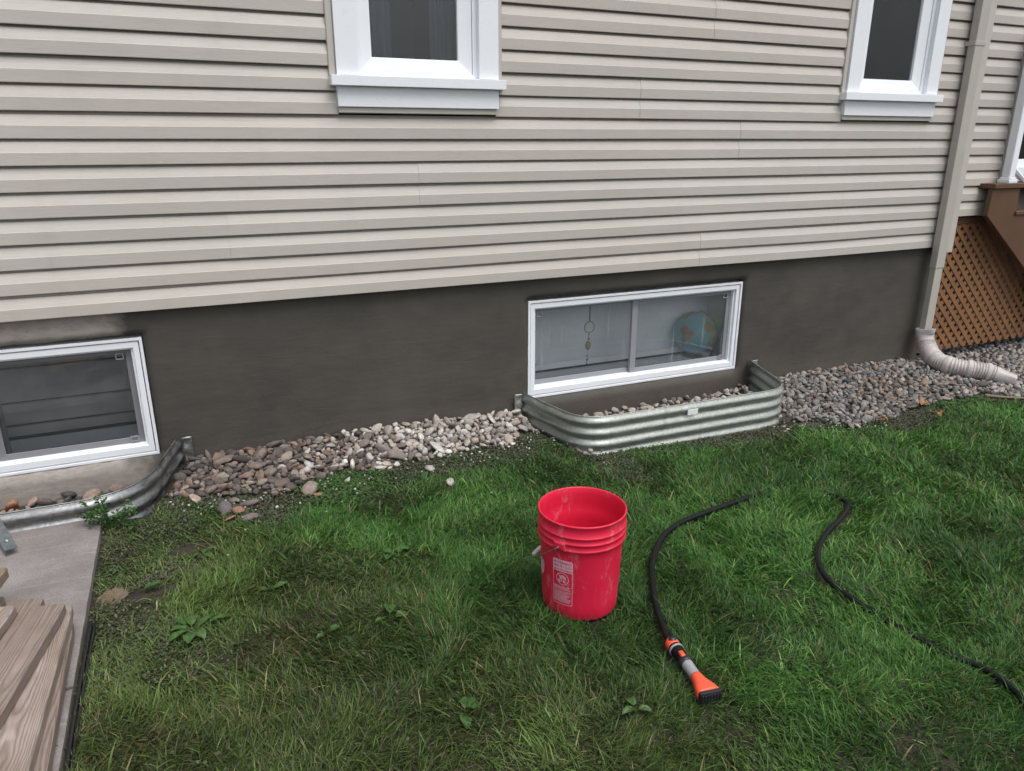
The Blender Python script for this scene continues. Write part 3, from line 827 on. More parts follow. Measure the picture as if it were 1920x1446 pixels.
# ------------------------------------------------------------------ lattice skirt
la = empty('lattice_panel', (5.44, 0.03, -0.1)); tag(la, 'brown diagonal lattice skirt under the entrance bay', 'lattice')
LX0, LX1, LZ0, LZ1 = 5.44, 7.4, -0.105, 0.93
def clip_strip(c0, w, d):
    """strip of slats x*d + z = const, clipped to the panel"""
    poly = [(LX0, LZ0), (LX1, LZ0), (LX1, LZ1), (LX0, LZ1)]
    for sgn, lim in ((1, c0 - w), (-1, -(c0 + w))):
        out = []
        f = lambda p: sgn * (p[0] * d + p[1]) - lim
        for a, b in zip(poly, poly[1:] + poly[:1]):
            fa, fb = f(a), f(b)
            if fa >= 0: out.append(a)
            if fa * fb < 0: k = fa / (fa - fb); out.append((a[0] + (b[0] - a[0]) * k, a[1] + (b[1] - a[1]) * k))
        poly = out
        if len(poly) < 3: return None
    return poly
PIT = 0.094; HW = 0.0255
for d, y0 in ((1, 0.030), (-1, 0.0345)):
    ks = [LX0 * d + LZ0, LX1 * d + LZ0, LX0 * d + LZ1, LX1 * d + LZ1]
    c0 = min(ks)
    while c0 < max(ks):
        P = clip_strip(c0, HW, d)
        if P:
            bm = bmesh.new(); th = 0.0035; jx = random.uniform(-.0003, .0003)
            a = [bm.verts.new((x - 5.44, y0 + jx - 0.03, z + 0.1)) for x, z in P]; b = [bm.verts.new((x - 5.44, y0 + th + jx - 0.03, z + 0.1)) for x, z in P]
            bm.faces.new(a); bm.faces.new(b[::-1])
            for i in range(len(a)): n = (i + 1) % len(a); bm.faces.new((a[i], b[i], b[n], a[n]))
            obj('slat', bm, M['lattice_brown'], la)
        c0 += PIT
box('top_rail', 0.0, 1.96, -0.006, 0.02, 1.031, 1.085, M['stair_brown'], la, 0.003)
# dark crawl space behind the lattice
bm = bmesh.new()
for q in (((5.44, 0.9, -0.3), (8.2, 0.9, -0.3), (8.2, 0.9, 0.93), (5.44, 0.9, 0.93)),):
    bm.faces.new([bm.verts.new(p) for p in q])
obj('crawl_space_wall', bm, M['shell_brown'], house)

# ------------------------------------------------------------------ entrance stair at the right edge
stc = empty('entrance_stair', (6.4, -0.3, -0.15)); tag(stc, 'brown wooden entrance stair with a white railing post, at the right edge', 'stair')
SO = Vector((6.4, -0.3, -0.15))
def prism(name, poly, y0, y1, mat, parent, off):
    bm = bmesh.new()
    a = [bm.verts.new(Vector((x, y0, z)) - off) for x, z in poly]; b = [bm.verts.new(Vector((x, y1, z)) - off) for x, z in poly]
    bm.faces.new(a); bm.faces.new(b[::-1])
    for i in range(len(a)): n = (i + 1) % len(a); bm.faces.new((a[i], b[i], b[n], a[n]))
    bmesh.ops.bevel(bm, geom=bm.edges[:], offset=0.003, segments=1, affect='EDGES')
    return obj(name, bm, mat, parent)
strp = [(5.765, 1.208), (5.755, 1.003), (7.25, -0.12), (7.52, -0.12), (7.52, 0.06), (7.20, 0.06), (7.20, 0.30), (6.92, 0.30), (6.92, 0.53), (6.64, 0.53), (6.64, 0.77), (6.36, 0.77), (6.36, 1.0), (6.085, 1.0), (6.085, 1.208)]
prism('stringer', strp, -0.125, -0.085, M['stair_brown'], stc, SO)
def sbox(name, x0, x1, y0, y1, z0, z1, mat, bev=0.004): return box(name, x0 - SO.x, x1 - SO.x, y0 - SO.y, y1 - SO.y, z0 - SO.z, z1 - SO.z, mat, stc, bev)
sbox('landing_board', 5.755, 6.42, -0.145, 0.02, 1.2085, 1.246, M['stair_brown'])
for k, (x, z) in enumerate(((6.075, 1.0), (6.355, 0.77), (6.635, 0.53), (6.915, 0.30), (7.195, 0.06))):
    sbox('tread', x, x + 0.31, -0.14, -0.04 if k < 1 else 0.02, z + 0.0005, z + 0.03, M['stair_brown'])
sbox('riser', 6.10, 6.40, -0.035, -0.02, 1.0, 1.205, M['shell_brown'])
pf = bmesh.new(); add_box(pf, 5.905 - SO.x, 6.005 - SO.x, -0.143 - SO.y, -0.045 - SO.y, 1.2465 - SO.z, 1.275 - SO.z, 0.008, 2); add_box(pf, 5.915 - SO.x, 5.995 - SO.x, -0.134 - SO.y, -0.054 - SO.y, 1.276 - SO.z, 1.292 - SO.z, 0.006, 2)
obj('post_collar', pf, M['pvc_white'], stc)
sbox('railing_post', 5.923, 5.988, -0.126, -0.062, 1.293, 2.35, M['pvc_white'])
bm = bmesh.new()
for i in range(1): add_box(bm, 5.99 - SO.x, 6.9 - SO.x, -0.115 - SO.y, -0.075 - SO.y, 2.2 - SO.z, 2.25 - SO.z, 0.004)
obj('handrail', bm, M['pvc_white'], stc)
bm = bmesh.new()
add_tube(bm, [Vector((5.99, -0.094, 1.36)) - SO, Vector((6.9, -0.094, 0.80)) - SO], 0.022, 8)
obj('lower_rail', bm, M['pvc_white'], stc)

# ------------------------------------------------------------------ path, edging
pt = box('path', -3.5, -0.470, -4.6, -0.55, -0.12, -0.012, M['gdirt']); tag(pt, 'pale concrete slab path along the left edge', 'path', kind='structure')
def slab(x0, x1, y0, y1):
    bm = bmesh.new(); nx_, ny_ = max(2, int((x1 - x0) / .04)), max(2, int((y1 - y0) / .04))
    V = [[bm.verts.new((x0 + (x1 - x0) * i / nx_ + ((vnoise(j * .9, 3, 2) - .5) * .003 if i in (0, nx_) else 0), y0 + (y1 - y0) * j / ny_, (fbm(i * .21, j * .21, 7) - .5) * .004 - (0.006 if i in (0, nx_) or j in (0, ny_) else 0))) for j in range(ny_ + 1)] for i in range(nx_ + 1)]
    for i in range(nx_):
        for j in range(ny_): bm.faces.new((V[i][j], V[i + 1][j], V[i + 1][j + 1], V[i][j + 1]))
    ed = [e for e in bm.edges if e.is_boundary]
    r = bmesh.ops.extrude_edge_only(bm, edges=ed)
    for v in [g for g in r['geom'] if isinstance(g, bmesh.types.BMVert)]: v.co.z = -0.08
    return obj('slab', bm, M['concrete'], pt, False)
slab(-1.55, -0.468, -1.782, -0.62); slab(-1.55, -0.468, -3.0, -1.796); slab(-2.65, -1.56, -1.782, -0.62); slab(-2.65, -1.56, -3.0, -1.796); slab(-2.65, -0.468, -4.4, -3.012)
bm = bmesh.new()
for o_, w_, zt in ((0, 0.004, 0.0), (0.009, 0.004, -0.010)):
    add_tube(bm, [(-0.449 + o_ + (vnoise(y * 1.5, 0, 3) - .5) * .014, y, -0.012 + zt + (vnoise(y * 2, 5, 3) - .5) * .010) for y in np.arange(-3.6, -1.39, 0.06)], 0.0048, 8)
    vsx = [(-0.449 + o_ + (vnoise(y * 1.5, 0, 3) - .5) * .014, y) for y in np.arange(-3.6, -1.39, 0.06)]
    for a, b in zip(vsx[:-1], vsx[1:]):
        bm.faces.new([bm.verts.new(p) for p in ((a[0], a[1], -0.12), (b[0], b[1], -0.12), (b[0], b[1], -0.012 + zt), (a[0], a[1], -0.012 + zt))])
ed = obj('lawn_edging', bm, M['edging_black'], None, True); tag(ed, 'black plastic lawn edging strip beside the concrete path', 'edging')

# ------------------------------------------------------------------ lumber on the path
def plank(far_r, near_r, w, z0, th, ln, mat, label, roll=0.0, pitch=0.0):
    a = Vector((*far_r, 0)); b = Vector((*near_r, 0)); d = (b - a).normalized(); left = Vector((d.y, -d.x, 0))   # left = towards the house left
    bm = bmesh.new(); n = 26; rows = []
    bow = random.uniform(-.004, .004); tw = random.uniform(-.006, .006)
    for i in range(n + 1):
        u = i / n; x = u * ln
        e = (0.004 if i in (0, n) else 0)
        y0, y1 = 0.0 + (vnoise(x * 6, 1, int(z0 * 100)) - .5) * .003, w + (vnoise(x * 6, 9, int(z0 * 100)) - .5) * .003
        zo = bow * math.sin(math.pi * u) + (vnoise(x * 3, 4, 2) - .5) * .002
        bv = 0.004
        prof = [(y0, bv), (y0, th - bv), (y0 + bv, th), (y0 + w * .5, th + 0.0005), (y1 - bv, th), (y1, th - bv), (y1, bv), (y1 - bv, 0), (y0 + bv, 0)]
        rows.append([bm.verts.new((x, (yy - w / 2) * (1 - e * 2 / w), zz + zo + (yy - w / 2) / w * tw * u)) for yy, zz in prof])
    for p, q in zip(rows[:-1], rows[1:]):
        for k in range(len(p)): bm.faces.new((p[k], p[(k + 1) % len(p)], q[(k + 1) % len(p)], q[k]))
    bm.faces.new(rows[0]); bm.faces.new(rows[-1][::-1])
    o = obj('plank', bm, mat)
    o.location = a + left * (w / 2) + Vector((0, 0, z0))
    o.rotation_euler = (roll, pitch, math.atan2(d.y, d.x))
    # mesh runs along local +x; local -y must point to 'left'
    tag(o, label, 'plank', 'planks stacked on the path'); return o
plank((-0.484, -1.50), (-0.480, -2.22), 0.10, 0.004, 0.040, 1.7, M['lumber_grey'], 'grey plank lying lowest in the stack, next to the lawn edging')
plank((-0.60, -1.36), (-0.62, -2.2), 0.10, 0.004, 0.040, 1.7, M['lumber_tan'], 'plank lying flat on the slab under the middle of the stack')
plank((-0.72, -1.24), (-0.76, -2.2), 0.10, 0.004, 0.040, 1.7, M['lumber_grey'], 'plank lying flat on the slab at the left of the stack')
plank((-0.484, -1.465), (-0.508, -2.13), 0.135, 0.045, 0.040, 1.7, M['lumber_pale'], 'wide pale plank with a big oval knot, under the top plank')
plank((-0.578, -1.375), (-0.70, -1.96), 0.115, 0.045, 0.038, 1.7, M['lumber_grey'], 'plank whose end sticks out behind the top plank')
plank((-0.493, -1.512), (-0.594, -2.01), 0.105, 0.086, 0.038, 1.7, M['lumber_grey'], 'topmost weathered plank lying slantwise across the stack')
plank((-0.640, -1.455), (-0.72, -1.80), 0.10, 0.084, 0.036, 1.7, M['lumber_pale'], 'short visible plank at the left edge beside the top plank')
plank((-0.688, -1.255), (-0.80, -1.75), 0.10, 0.121, 0.040, 1.7, M['lumber_tan'], 'tan plank lying highest at the left edge of the stack')
plank((-0.80, -1.28), (-0.88, -1.8), 0.10, 0.082, 0.038, 1.7, M['lumber_tan'], 'tan plank just under the highest one at the left edge')
# galvanised bracket foot
bk = empty('steel_bracket', (-0.77, -0.85, 0.0)); tag(bk, 'grey galvanised steel bracket on the slab, leaning on the left window well', 'bracket')
bm = bmesh.new()
ax = Vector((0.085, -0.195, -0.058)).normalized(); sd = Vector((0.90, 0.40, 0.0)); sd = (sd - ax * sd.dot(ax)).normalized(); nr = -ax.cross(sd)
if nr.z > 0: nr = -nr
for s0, s1, t0, t1 in ((-0.022, 0.022, 0, 0.003), (-0.022, -0.019, 0.003, 0.026)):
    e0 = Vector((0.005, 0.0, 0.032)); q = []
    for u in (0, -0.212):
        for s_, t_ in ((s0, t0), (s1, t0), (s1, t1), (s0, t1)): q.append(bm.verts.new(e0 + ax * u + sd * s_ + nr * t_))
    for k in range(4): bm.faces.new((q[k], q[(k + 1) % 4], q[4 + (k + 1) % 4], q[4 + k]))
    bm.faces.new(q[:4]); bm.faces.new(q[4:])
obj('leg_angle', bm, M['bracket_steel'], bk)
bm = bmesh.new(); mm = Matrix.Translation(Vector((0.005, 0, 0.032)) + ax * -0.05 + nr * -0.004) @ nr.to_track_quat('Z', 'Y').to_matrix().to_4x4()
add_lathe(bm, [(0.008, 0.004), (0.008, -0.003), (0.004, -0.006)], 6, mm, close=True); obj('bolt', bm, M['galv'], bk)

# ------------------------------------------------------------------ bucket
S = 1.0714
BC = Vector((1.2126, -1.893, -0.097))
view = (Vector((CAMPOS.x, CAMPOS.y, 0)) - Vector((BC.x, BC.y, 0))).normalized()
va = math.atan2(view.y, view.x)                      # angle of the side that faces the photographer
bu = empty('bucket', BC); tag(bu, 'red plastic bucket with a pale warning label standing on the grass', 'bucket')
t = NT('bucket_red'); c = t.coord()
red = t.ramp(t.noise(c, 5, 4), [(0.3, (0.60, 0.011, 0.045)), (0.7, (0.71, 0.016, 0.060))])
sm = t.noise(t.coord((10, 10, 3.2)), 1.6, 8, 0.72, 0.8)
sp = t.noise(t.coord((30, 30, 14)), 2.0, 6, 0.75, 0.4)
splash = t.math('MULTIPLY', t.ramp(sm, [(0.53, BW(0)), (0.62, BW(0.85)), (0.74, BW(0.3))]), t.ramp(sp, [(0.46, BW(0)), (0.58, BW(0.62))]))
scuff = t.ramp(t.noise(t.coord((22, 22, 5)), 2.2, 6, 0.75), [(0.58, BW(0)), (0.72, BW(0.35))])
red = t.mix(scuff, red, (0.36, 0.035, 0.05))
red = t.mix(splash, red, (0.66, 0.20, 0.23))
M['bucket'] = t.set(red, t.ramp(sm, [(0.3, BW(0.33)), (0.7, BW(0.6))]), 0, t.bump(splash, 0.4, 0.003))
def wall_r(z): return 0.1300 + (0.1425 - 0.1300) * min(z / 0.275, 1)
out = [(0.0, 0.003), (0.118, 0.003), (0.1265, 0.0), (0.1295, 0.006), (wall_r(0.05), 0.05), (wall_r(0.15), 0.15), (wall_r(0.27), 0.270)]
rib = [(0.1435, 0.272), (0.1500, 0.2725), (0.1515, 0.275), (0.1500, 0.278), (0.1478, 0.281), (0.1478, 0.296), (0.1508, 0.2985), (0.1515, 0.300), (0.1504, 0.303), (0.1480, 0.305), (0.1480, 0.319), (0.1505, 0.3215), (0.1515, 0.323), (0.1502, 0.326), (0.1478, 0.328), (0.1480, 0.358), (0.1500, 0.361), (0.1510, 0.364), (0.1505, 0.367), (0.1485, 0.3685), (0.1460, 0.368), (0.1445, 0.365)]
inn = [(0.1430, 0.34), (0.1405, 0.28), (0.1385, 0.276), (0.1355, 0.20), (0.130, 0.10), (0.1265, 0.012), (0.122, 0.0075), (0.0, 0.0075)]
bm = bmesh.new()
def dense(pr):
    o_ = []
    for (a, b), (c_, d_) in zip(pr[:-1], pr[1:]):
        n = max(1, int(math.hypot(c_ - a, d_ - b) / 0.03))
        for k in range(n): o_.append((a + (c_ - a) * k / n, b + (d_ - b) * k / n))
    return o_ + [pr[-1]]
pr = dense(out + rib + inn); pr = [(max(r, 0.0004), z) for r, z in pr]
add_lathe(bm, [(r * S, z * S) for r, z in pr], 96)
bo = obj('shell', bm, M['bucket'], bu, True)
EA = va - R(30)                                       # ear seen left of the middle (image left = clockwise seen from above)
# which turn is image-left: camera right is rt, so pick the side whose offset along rt is negative
if Vector((math.cos(EA), math.sin(EA), 0)).dot(rt) > Vector((math.cos(va), math.sin(va), 0)).dot(rt): SG = 1
else: SG = -1
def ang(deg_left): return va + SG * R(deg_left)       # angle on the bucket, degrees to the left of the side facing us
def bent_patch(a0, a1, z0, z1, extra, n=10, m=4):
    bm = bmesh.new(); V = []
    for i in range(n + 1):
        th = ang(a0 + (a1 - a0) * i / n)
        V.append([bm.verts.new(Vector((math.cos(th), math.sin(th), 0)) * ((wall_r(z0 + (z1 - z0) * j / m) + extra) * S) + Vector((0, 0, (z0 + (z1 - z0) * j / m) * S))) for j in range(m + 1)])
    for i in range(n):
        for j in range(m): bm.faces.new((V[i][j], V[i + 1][j], V[i + 1][j + 1], V[i][j + 1]))
    return bm
for dd in (28, 208):
    bm = bent_patch(dd + 8, dd - 8, 0.272, 0.302, 0.011); ear = obj('ear', bm, M['bucket'], bu, True)
    s = ear.modifiers.new('thick', 'SOLIDIFY'); s.thickness = 0.008
A = Vector((math.cos(ang(28)), math.sin(ang(28)), 0)); Lh = Vector((math.cos(ang(118)), math.sin(ang(118)), 0))
tau = R(40); bpts = []
for k in range(41):
    ph = math.pi * k / 40
    bpts.append(Vector((0, 0, 0.287 * S)) + (A * (math.cos(ph) * 0.161) + (Lh * math.cos(tau) - Vector((0, 0, math.sin(tau)))) * (math.sin(ph) * 0.222)) * S)
bpts = [bpts[0] - A * 0.012] + bpts + [bpts[-1] + A * 0.012]
bm = bmesh.new(); add_tube(bm, bpts, 0.0021 * S, 8); obj('wire_handle', bm, M['wire'], bu, True)
bm = bmesh.new(); add_tube(bm, bpts[17:26], [0.006 * S, 0.0085 * S, 0.0095 * S, 0.0095 * S, 0.0095 * S, 0.0095 * S, 0.0095 * S, 0.0085 * S, 0.006 * S], 10); obj('hand_grip', bm, M['grip_white'], bu, True)
# warning label print: pale frame, header with red lettering, pictogram, text lines
plain('label_print', (0.66, 0.36, 0.43), 0.5, 0.12, 60)
LA0, LA1, LZB, LZT = 40.5, 10.0, 0.058, 0.232          # degrees left, heights in bucket metres
arc = R(LA0 - LA1) * 0.1375
def lab(u, v, e=0.0007):                               # u, v in label metres from its lower left corner
    z = LZB + v; th = ang(LA0 - math.degrees(u / 0.1375))
    return Vector((math.cos(th), math.sin(th), 0)) * ((wall_r(z) + e) * S) + Vector((0, 0, z * S))
LH = LZT - LZB
def quad_print(bm, u0, v0, u1, v1, e=0.0007):
    n = max(1, int((u1 - u0) / 0.006)); m = max(1, int((v1 - v0) / 0.03))
    V = [[bm.verts.new(lab(u0 + (u1 - u0) * i / n, v0 + (v1 - v0) * j / m, e)) for j in range(m + 1)] for i in range(n + 1)]
    for i in range(n):
        for j in range(m): bm.faces.new((V[i][j], V[i + 1][j], V[i + 1][j + 1], V[i][j + 1]))
bm = bmesh.new(); B = 0.0022
quad_print(bm, 0, 0.004, B, LH - 0.004); quad_print(bm, arc - B, 0.004, arc, LH - 0.004); quad_print(bm, 0.004, 0, arc - 0.004, B); quad_print(bm, 0.0015, 0.0015, 0.006, 0.0045); quad_print(bm, arc - 0.006, 0.0015, arc - 0.0015, 0.0045)
quad_print(bm, B, LH - 0.046, arc - B, LH - 0.004); quad_print(bm, 0.003, LH - 0.004, arc - 0.003, LH)
for y in (0.071, 0.053): quad_print(bm, B, y, arc - B, y + 0.0012)
lb = obj('warning_label', bm, M['label_print'], bu)
lb['label'] = 'pale printed warning label with a pictogram'
def text_bm(body, size):
    cu = bpy.data.curves.new('print', 'FONT'); cu.body = body; cu.size = size
    o = bpy.data.objects.new('print', cu); COL.objects.link(o)
    dg = bpy.context.evaluated_depsgraph_get(); me = bpy.data.meshes.new_from_object(o.evaluated_get(dg))
    bm = bmesh.new(); bm.from_mesh(me); bpy.data.objects.remove(o); bpy.data.curves.remove(cu); bpy.data.meshes.remove(me)
    bmesh.ops.triangulate(bm, faces=bm.faces[:]); return bm
plain('label_red', (0.50, 0.012, 0.035), 0.5)
bm = bmesh.new()
for body, v0, sz in (('\u25b2WARNING', LH - 0.0145, 0.0115), ('\u25b2A V I S O', LH - 0.0285, 0.0125), ('\u25b2ATTENTION', LH - 0.0425, 0.0105)):
    tb = text_bm(body[1:], sz); xsx = [v.co.x for v in tb.verts]; w = max(xsx) - min(xsx); k = (arc - 0.020) / w
    for v in tb.verts: v.co = lab(0.0155 + (v.co.x - min(xsx)) * k, v0 + v.co.y, 0.0014)
    merge(bm, tb)
    a = [bm.verts.new(lab(0.005 + p, v0 + q, 0.0014)) for p, q in ((0, 0), (0.0085, 0), (0.00425, 0.008))]; bm.faces.new(a)
obj('lettering', bm, M['label_red'], lb)
bm = bmesh.new()                                       # pictogram: ring with a bar across a leaning shape
cu_, cv_ = arc * 0.5, 0.101; nseg = 40
ro = [[bm.verts.new(lab(cu_ + math.cos(2 * math.pi * i / nseg) * r, cv_ + math.sin(2 * math.pi * i / nseg) * r * 1.0)) for i in range(nseg)] for r in (0.0235, 0.0212)]
for i in range(nseg): bm.faces.new((ro[0][i], ro[0][(i + 1) % nseg], ro[1][(i + 1) % nseg], ro[1][i]))
def blob(poly): bm.faces.new([bm.verts.new(lab(cu_ + x, cv_ + y)) for x, y in poly])
blob([(-0.006, 0.013), (0.004, 0.015), (0.012, 0.009), (0.014, -0.001), (0.009, -0.004), (0.005, 0.003), (-0.002, 0.003)])
blob([(0.004, -0.005), (0.010, -0.006), (0.012, -0.013), (0.006, -0.015), (0.002, -0.011)])
blob([(-0.012, 0.011), (-0.007, 0.012), (-0.004, 0.002), (0.0, -0.010), (-0.003, -0.012), (-0.008, 0.0)])
blob([(-0.017, -0.002), (-0.010, -0.003), (-0.006, -0.015), (-0.011, -0.016)])
blob([(-0.014, 0.0160), (-0.0155, 0.0145), (0.014, -0.0165), (0.0155, -0.015)])
obj('pictogram', bm, M['label_print'], lb)
bm = bmesh.new(); rr = random.Random(5)
for y in [0.0675 - 0.0031 * i for i in range(4)] + [0.0495 - 0.0031 * i for i in range(14)]:
    u = 0.0045; end = arc * rr.uniform(0.72, 0.93)
    while u < end:
        w = rr.uniform(0.003, 0.009); quad_print(bm, u, y, min(u + w, end), y + 0.0019); u += w + 0.0012
obj('text_lines', bm, M['label_print'], lb)
bm = bmesh.new(); th0 = 70                              # pale oval print at the left side
fan = [bm.verts.new(Vector((math.cos(ang(th0 + 8.5 * math.cos(a))), math.sin(ang(th0 + 8.5 * math.cos(a))), 0)) * ((wall_r(0.165) + 0.0012) * S) + Vector((0, 0, (0.165 + 0.036 * math.sin(a) + .0) * S))) for a in np.linspace(0, 2 * math.pi, 29)[:-1]]
bm.faces.new(fan); obj('oval_print', bm, M['label_print'], bu)

# ------------------------------------------------------------------ hose and nozzle
hose_pts = [(1.362, -2.268, .034), (1.385, -2.203, .030), (1.43, -2.10, .027), (1.494, -1.974, .027), (1.602, -1.804, .030), (1.771, -1.626, .030), (1.944, -1.525, .028), (2.155, -1.471, .026), (2.388, -1.424, .022), (2.53, -1.38, .008), (2.70, -1.36, -.012), (2.87, -1.44, -.008), (2.886, -1.609, .020), (2.817, -1.689, .024), (2.695, -1.76, .026), (2.564, -1.821, .026), (2.419, -1.906, .028), (2.311, -1.999, .028), (2.248, -2.087, .026), (2.223, -2.162, .022), (2.222, -2.243, .016), (2.232, -2.361, .010), (2.251, -2.486, .007), (2.275, -2.617, .003), (2.32, -2.72, .004), (2.312, -2.824, .010), (2.287, -2.90, .012), (2.22, -3.1, .012), (2.0, -3.6, .01)]
HC_PTS = catmull([(x, y, float(G(x)) + z) for x, y, z in hose_pts], 9)
bm = bmesh.new(); add_tube(bm, HC_PTS, 0.0125, 12); ho = obj('garden_hose', bm, M['rubber_black'], None, True)
tag(ho, 'black garden hose winding through the grass beside the bucket', 'hose')
n0 = Vector((1.366, -2.255, float(G(1.366)) + 0.036)); n1 = Vector((1.324, -2.530, float(G(1.3)) + 0.030))
na = (n1 - n0).normalized(); NL = (n1 - n0).length
ns = na.cross(Vector((0, 0, 1))).normalized(); nu_ = ns.cross(na)
NM = Matrix(((ns.x, nu_.x, na.x, 0), (ns.y, nu_.y, na.y, 0), (ns.z, nu_.z, na.z, 0), (0, 0, 0, 1)))
nz = empty('hose_nozzle', n0); tag(nz, 'orange and grey spray nozzle on the hose end, lying in the grass', 'nozzle')
def npart(name, prof, mat, sx=1, sy=1, n=24):
    bm = bmesh.new(); add_lathe(bm, [(r, z * NL) for r, z in prof], n, NM, sx, sy, True); return obj(name, bm, mat, nz, True)
npart('hose_coupling', [(0.014, 0.0), (0.018, 0.02), (0.0225, 0.045), (0.024, 0.07), (0.024, 0.12), (0.022, 0.14)], M['plastic_orange'])
bm = bmesh.new(); mm = Matrix.Translation(NM @ Vector((0, 0.020, 0.075 * NL))) @ NM
add_lathe(bm, [(0.001, 0.0), (0.014, 0.0), (0.014, 0.006), (0.001, 0.0075)], 16, mm @ Matrix.Rotation(R(-90), 4, 'X'), 1.0, 0.8); obj('coupling_window', bm, M['plastic_dark'], nz, True)
npart('grip', [(0.023, 0.142), (0.024, 0.16), (0.024, 0.20), (0.022, 0.24), (0.021, 0.34), (0.022, 0.385)], M['rubber_black'])
npart('grip_ring', [(0.0245, 0.172), (0.0256, 0.178), (0.0256, 0.198), (0.0245, 0.204)], M['plastic_grey'])
npart('collar', [(0.0225, 0.386), (0.0245, 0.40), (0.0245, 0.44), (0.022, 0.455)], M['plastic_dark'])
bm = bmesh.new(); add_box(bm, -0.008, 0.008, 0.014, 0.027, 0.31 * NL, 0.405 * NL, 0.005, 2)
bmesh.ops.transform(bm, matrix=NM @ Matrix.Translation((0.006, 0, 0)), verts=bm.verts[:]); obj('flow_button', bm, M['plastic_orange'], nz, True)
npart('barrel', [(0.0195, 0.456), (0.0195, 0.47), (0.0185, 0.55), (0.0185, 0.66), (0.019, 0.675)], M['plastic_grey'])
bm = bmesh.new(); rows = []                            # fan-shaped head, round to wide and flat
for i in range(15):
    u = i / 14; z = (0.668 + 0.30 * u) * NL; k = u * u * (3 - 2 * u)
    w = 0.0195 + (0.039 - 0.0195) * k; h_ = 0.0195 + (0.022 - 0.0195) * k
    rows.append([bm.verts.new(NM @ Vector((w * math.copysign(abs(math.cos(a)) ** (1 - .35 * k), math.cos(a)), h_ * math.copysign(abs(math.sin(a)) ** (1 - .35 * k), math.sin(a)), z))) for a in np.linspace(0, 2 * math.pi, 33)[:-1]])
for a, b in zip(rows[:-1], rows[1:]):
    for k in range(32): bm.faces.new((a[k], a[(k + 1) % 32], b[(k + 1) % 32], b[k]))
bm.faces.new(rows[0][::-1]); bm.faces.new(rows[-1]); obj('spray_head', bm, M['plastic_orange'], nz, True)
bm = bmesh.new(); add_box(bm, -0.037, 0.037, -0.019, 0.019, 0.969 * NL, 1.025 * NL, 0.005, 2)
for i in range(7): add_box(bm, -0.033 + i * 0.0102, -0.028 + i * 0.0102, -0.013, 0.013, 1.025 * NL, 1.035 * NL, 0.001)
bmesh.ops.transform(bm, matrix=NM, verts=bm.verts[:]); obj('spray_face', bm, M['plastic_dark'], nz)

# ------------------------------------------------------------------ stones
def stone_mesh(seed, angular):
    bm = bmesh.new(); bmesh.ops.create_icosphere(bm, subdivisions=2, radius=1)
    rs = random.Random(seed); off = Vector((rs.uniform(0, 99), rs.uniform(0, 99), rs.uniform(0, 99)))
    planes = [(Vector((rs.gauss(0, 1), rs.gauss(0, 1), rs.gauss(0, 1))).normalized(), rs.uniform(0.5, 0.85)) for _ in range(10 if angular else 6)]
    sc = Vector((1, rs.uniform(0.62, 0.92), rs.uniform(0.48, 0.75)))
    for v in bm.verts:
        p = v.co.copy()
        for nrm, d in planes:
            e = p.dot(nrm) - d
            if e > 0: p -= nrm * e * (0.95 if angular else 0.7)
        p *= 1 + 0.20 * mnoise.noise(p * 1.3 + off) + 0.07 * mnoise.noise(p * 3.5 + off)
        v.co = Vector((p.x * sc.x, p.y * sc.y, p.z * sc.z))
    me = bpy.data.meshes.new('stone'); bm.to_mesh(me); bm.free(); me.materials.append(M['stone'])
    me.polygons.foreach_set('use_smooth', [not angular or True] * len(me.polygons)); return me
SM = [stone_mesh(i, i % 5 < 3) for i in range(14)]
SV = [np.array([v.co for v in m.vertices]) for m in SM]
SF = [np.array([p.vertices[:] for p in m.polygons]) for m in SM]
def throw(region, sizes, n_try, placed, dens):
    """dart throwing in a region; placed = list of (x, y, r)"""
    cell = 0.1; grid = {}
    for q in placed: grid.setdefault((int(q[0] // cell), int(q[1] // cell)), []).append(q)
    new = []
    for _ in range(n_try):
        x, y = region(); r = random.uniform(*sizes)
        ok = True; cx, cy = int(x // cell), int(y // cell)
        for i in (-1, 0, 1):
            for j in (-1, 0, 1):
                for q in grid.get((cx + i, cy + j), ()):
                    if (q[0] - x) ** 2 + (q[1] - y) ** 2 < (dens * (q[2] + r)) ** 2: ok = False; break
                if not ok: break
            if not ok: break
        if ok:
            q = (x, y, r); new.append(q); grid.setdefault((cx, cy), []).append(q)
    return new
PAL_WARM = [(0.145, 0.115, 0.100), (0.187, 0.143, 0.123), (0.111, 0.092, 0.083), (0.230, 0.157, 0.123), (0.085, 0.075, 0.070), (0.170, 0.151, 0.140), (0.281, 0.234, 0.196)]
PAL_PALE = [(0.435, 0.396, 0.356), (0.514, 0.475, 0.425), (0.356, 0.316, 0.286), (0.435, 0.376, 0.316), (0.237, 0.202, 0.183), (0.593, 0.568, 0.544), (0.376, 0.316, 0.282)]
PAL_GREY = [(0.238, 0.231, 0.224), (0.182, 0.178, 0.175), (0.294, 0.280, 0.269), (0.140, 0.136, 0.133), (0.252, 0.217, 0.196), (0.322, 0.280, 0.252), (0.210, 0.196, 0.182)]
PAL_DARK = [(0.128, 0.116, 0.109), (0.180, 0.150, 0.128), (0.098, 0.094, 0.090), (0.270, 0.195, 0.143), (0.165, 0.158, 0.150)]
def scaled(c, a, b):
    k = random.uniform(a, b); return tuple(v * k for v in c)
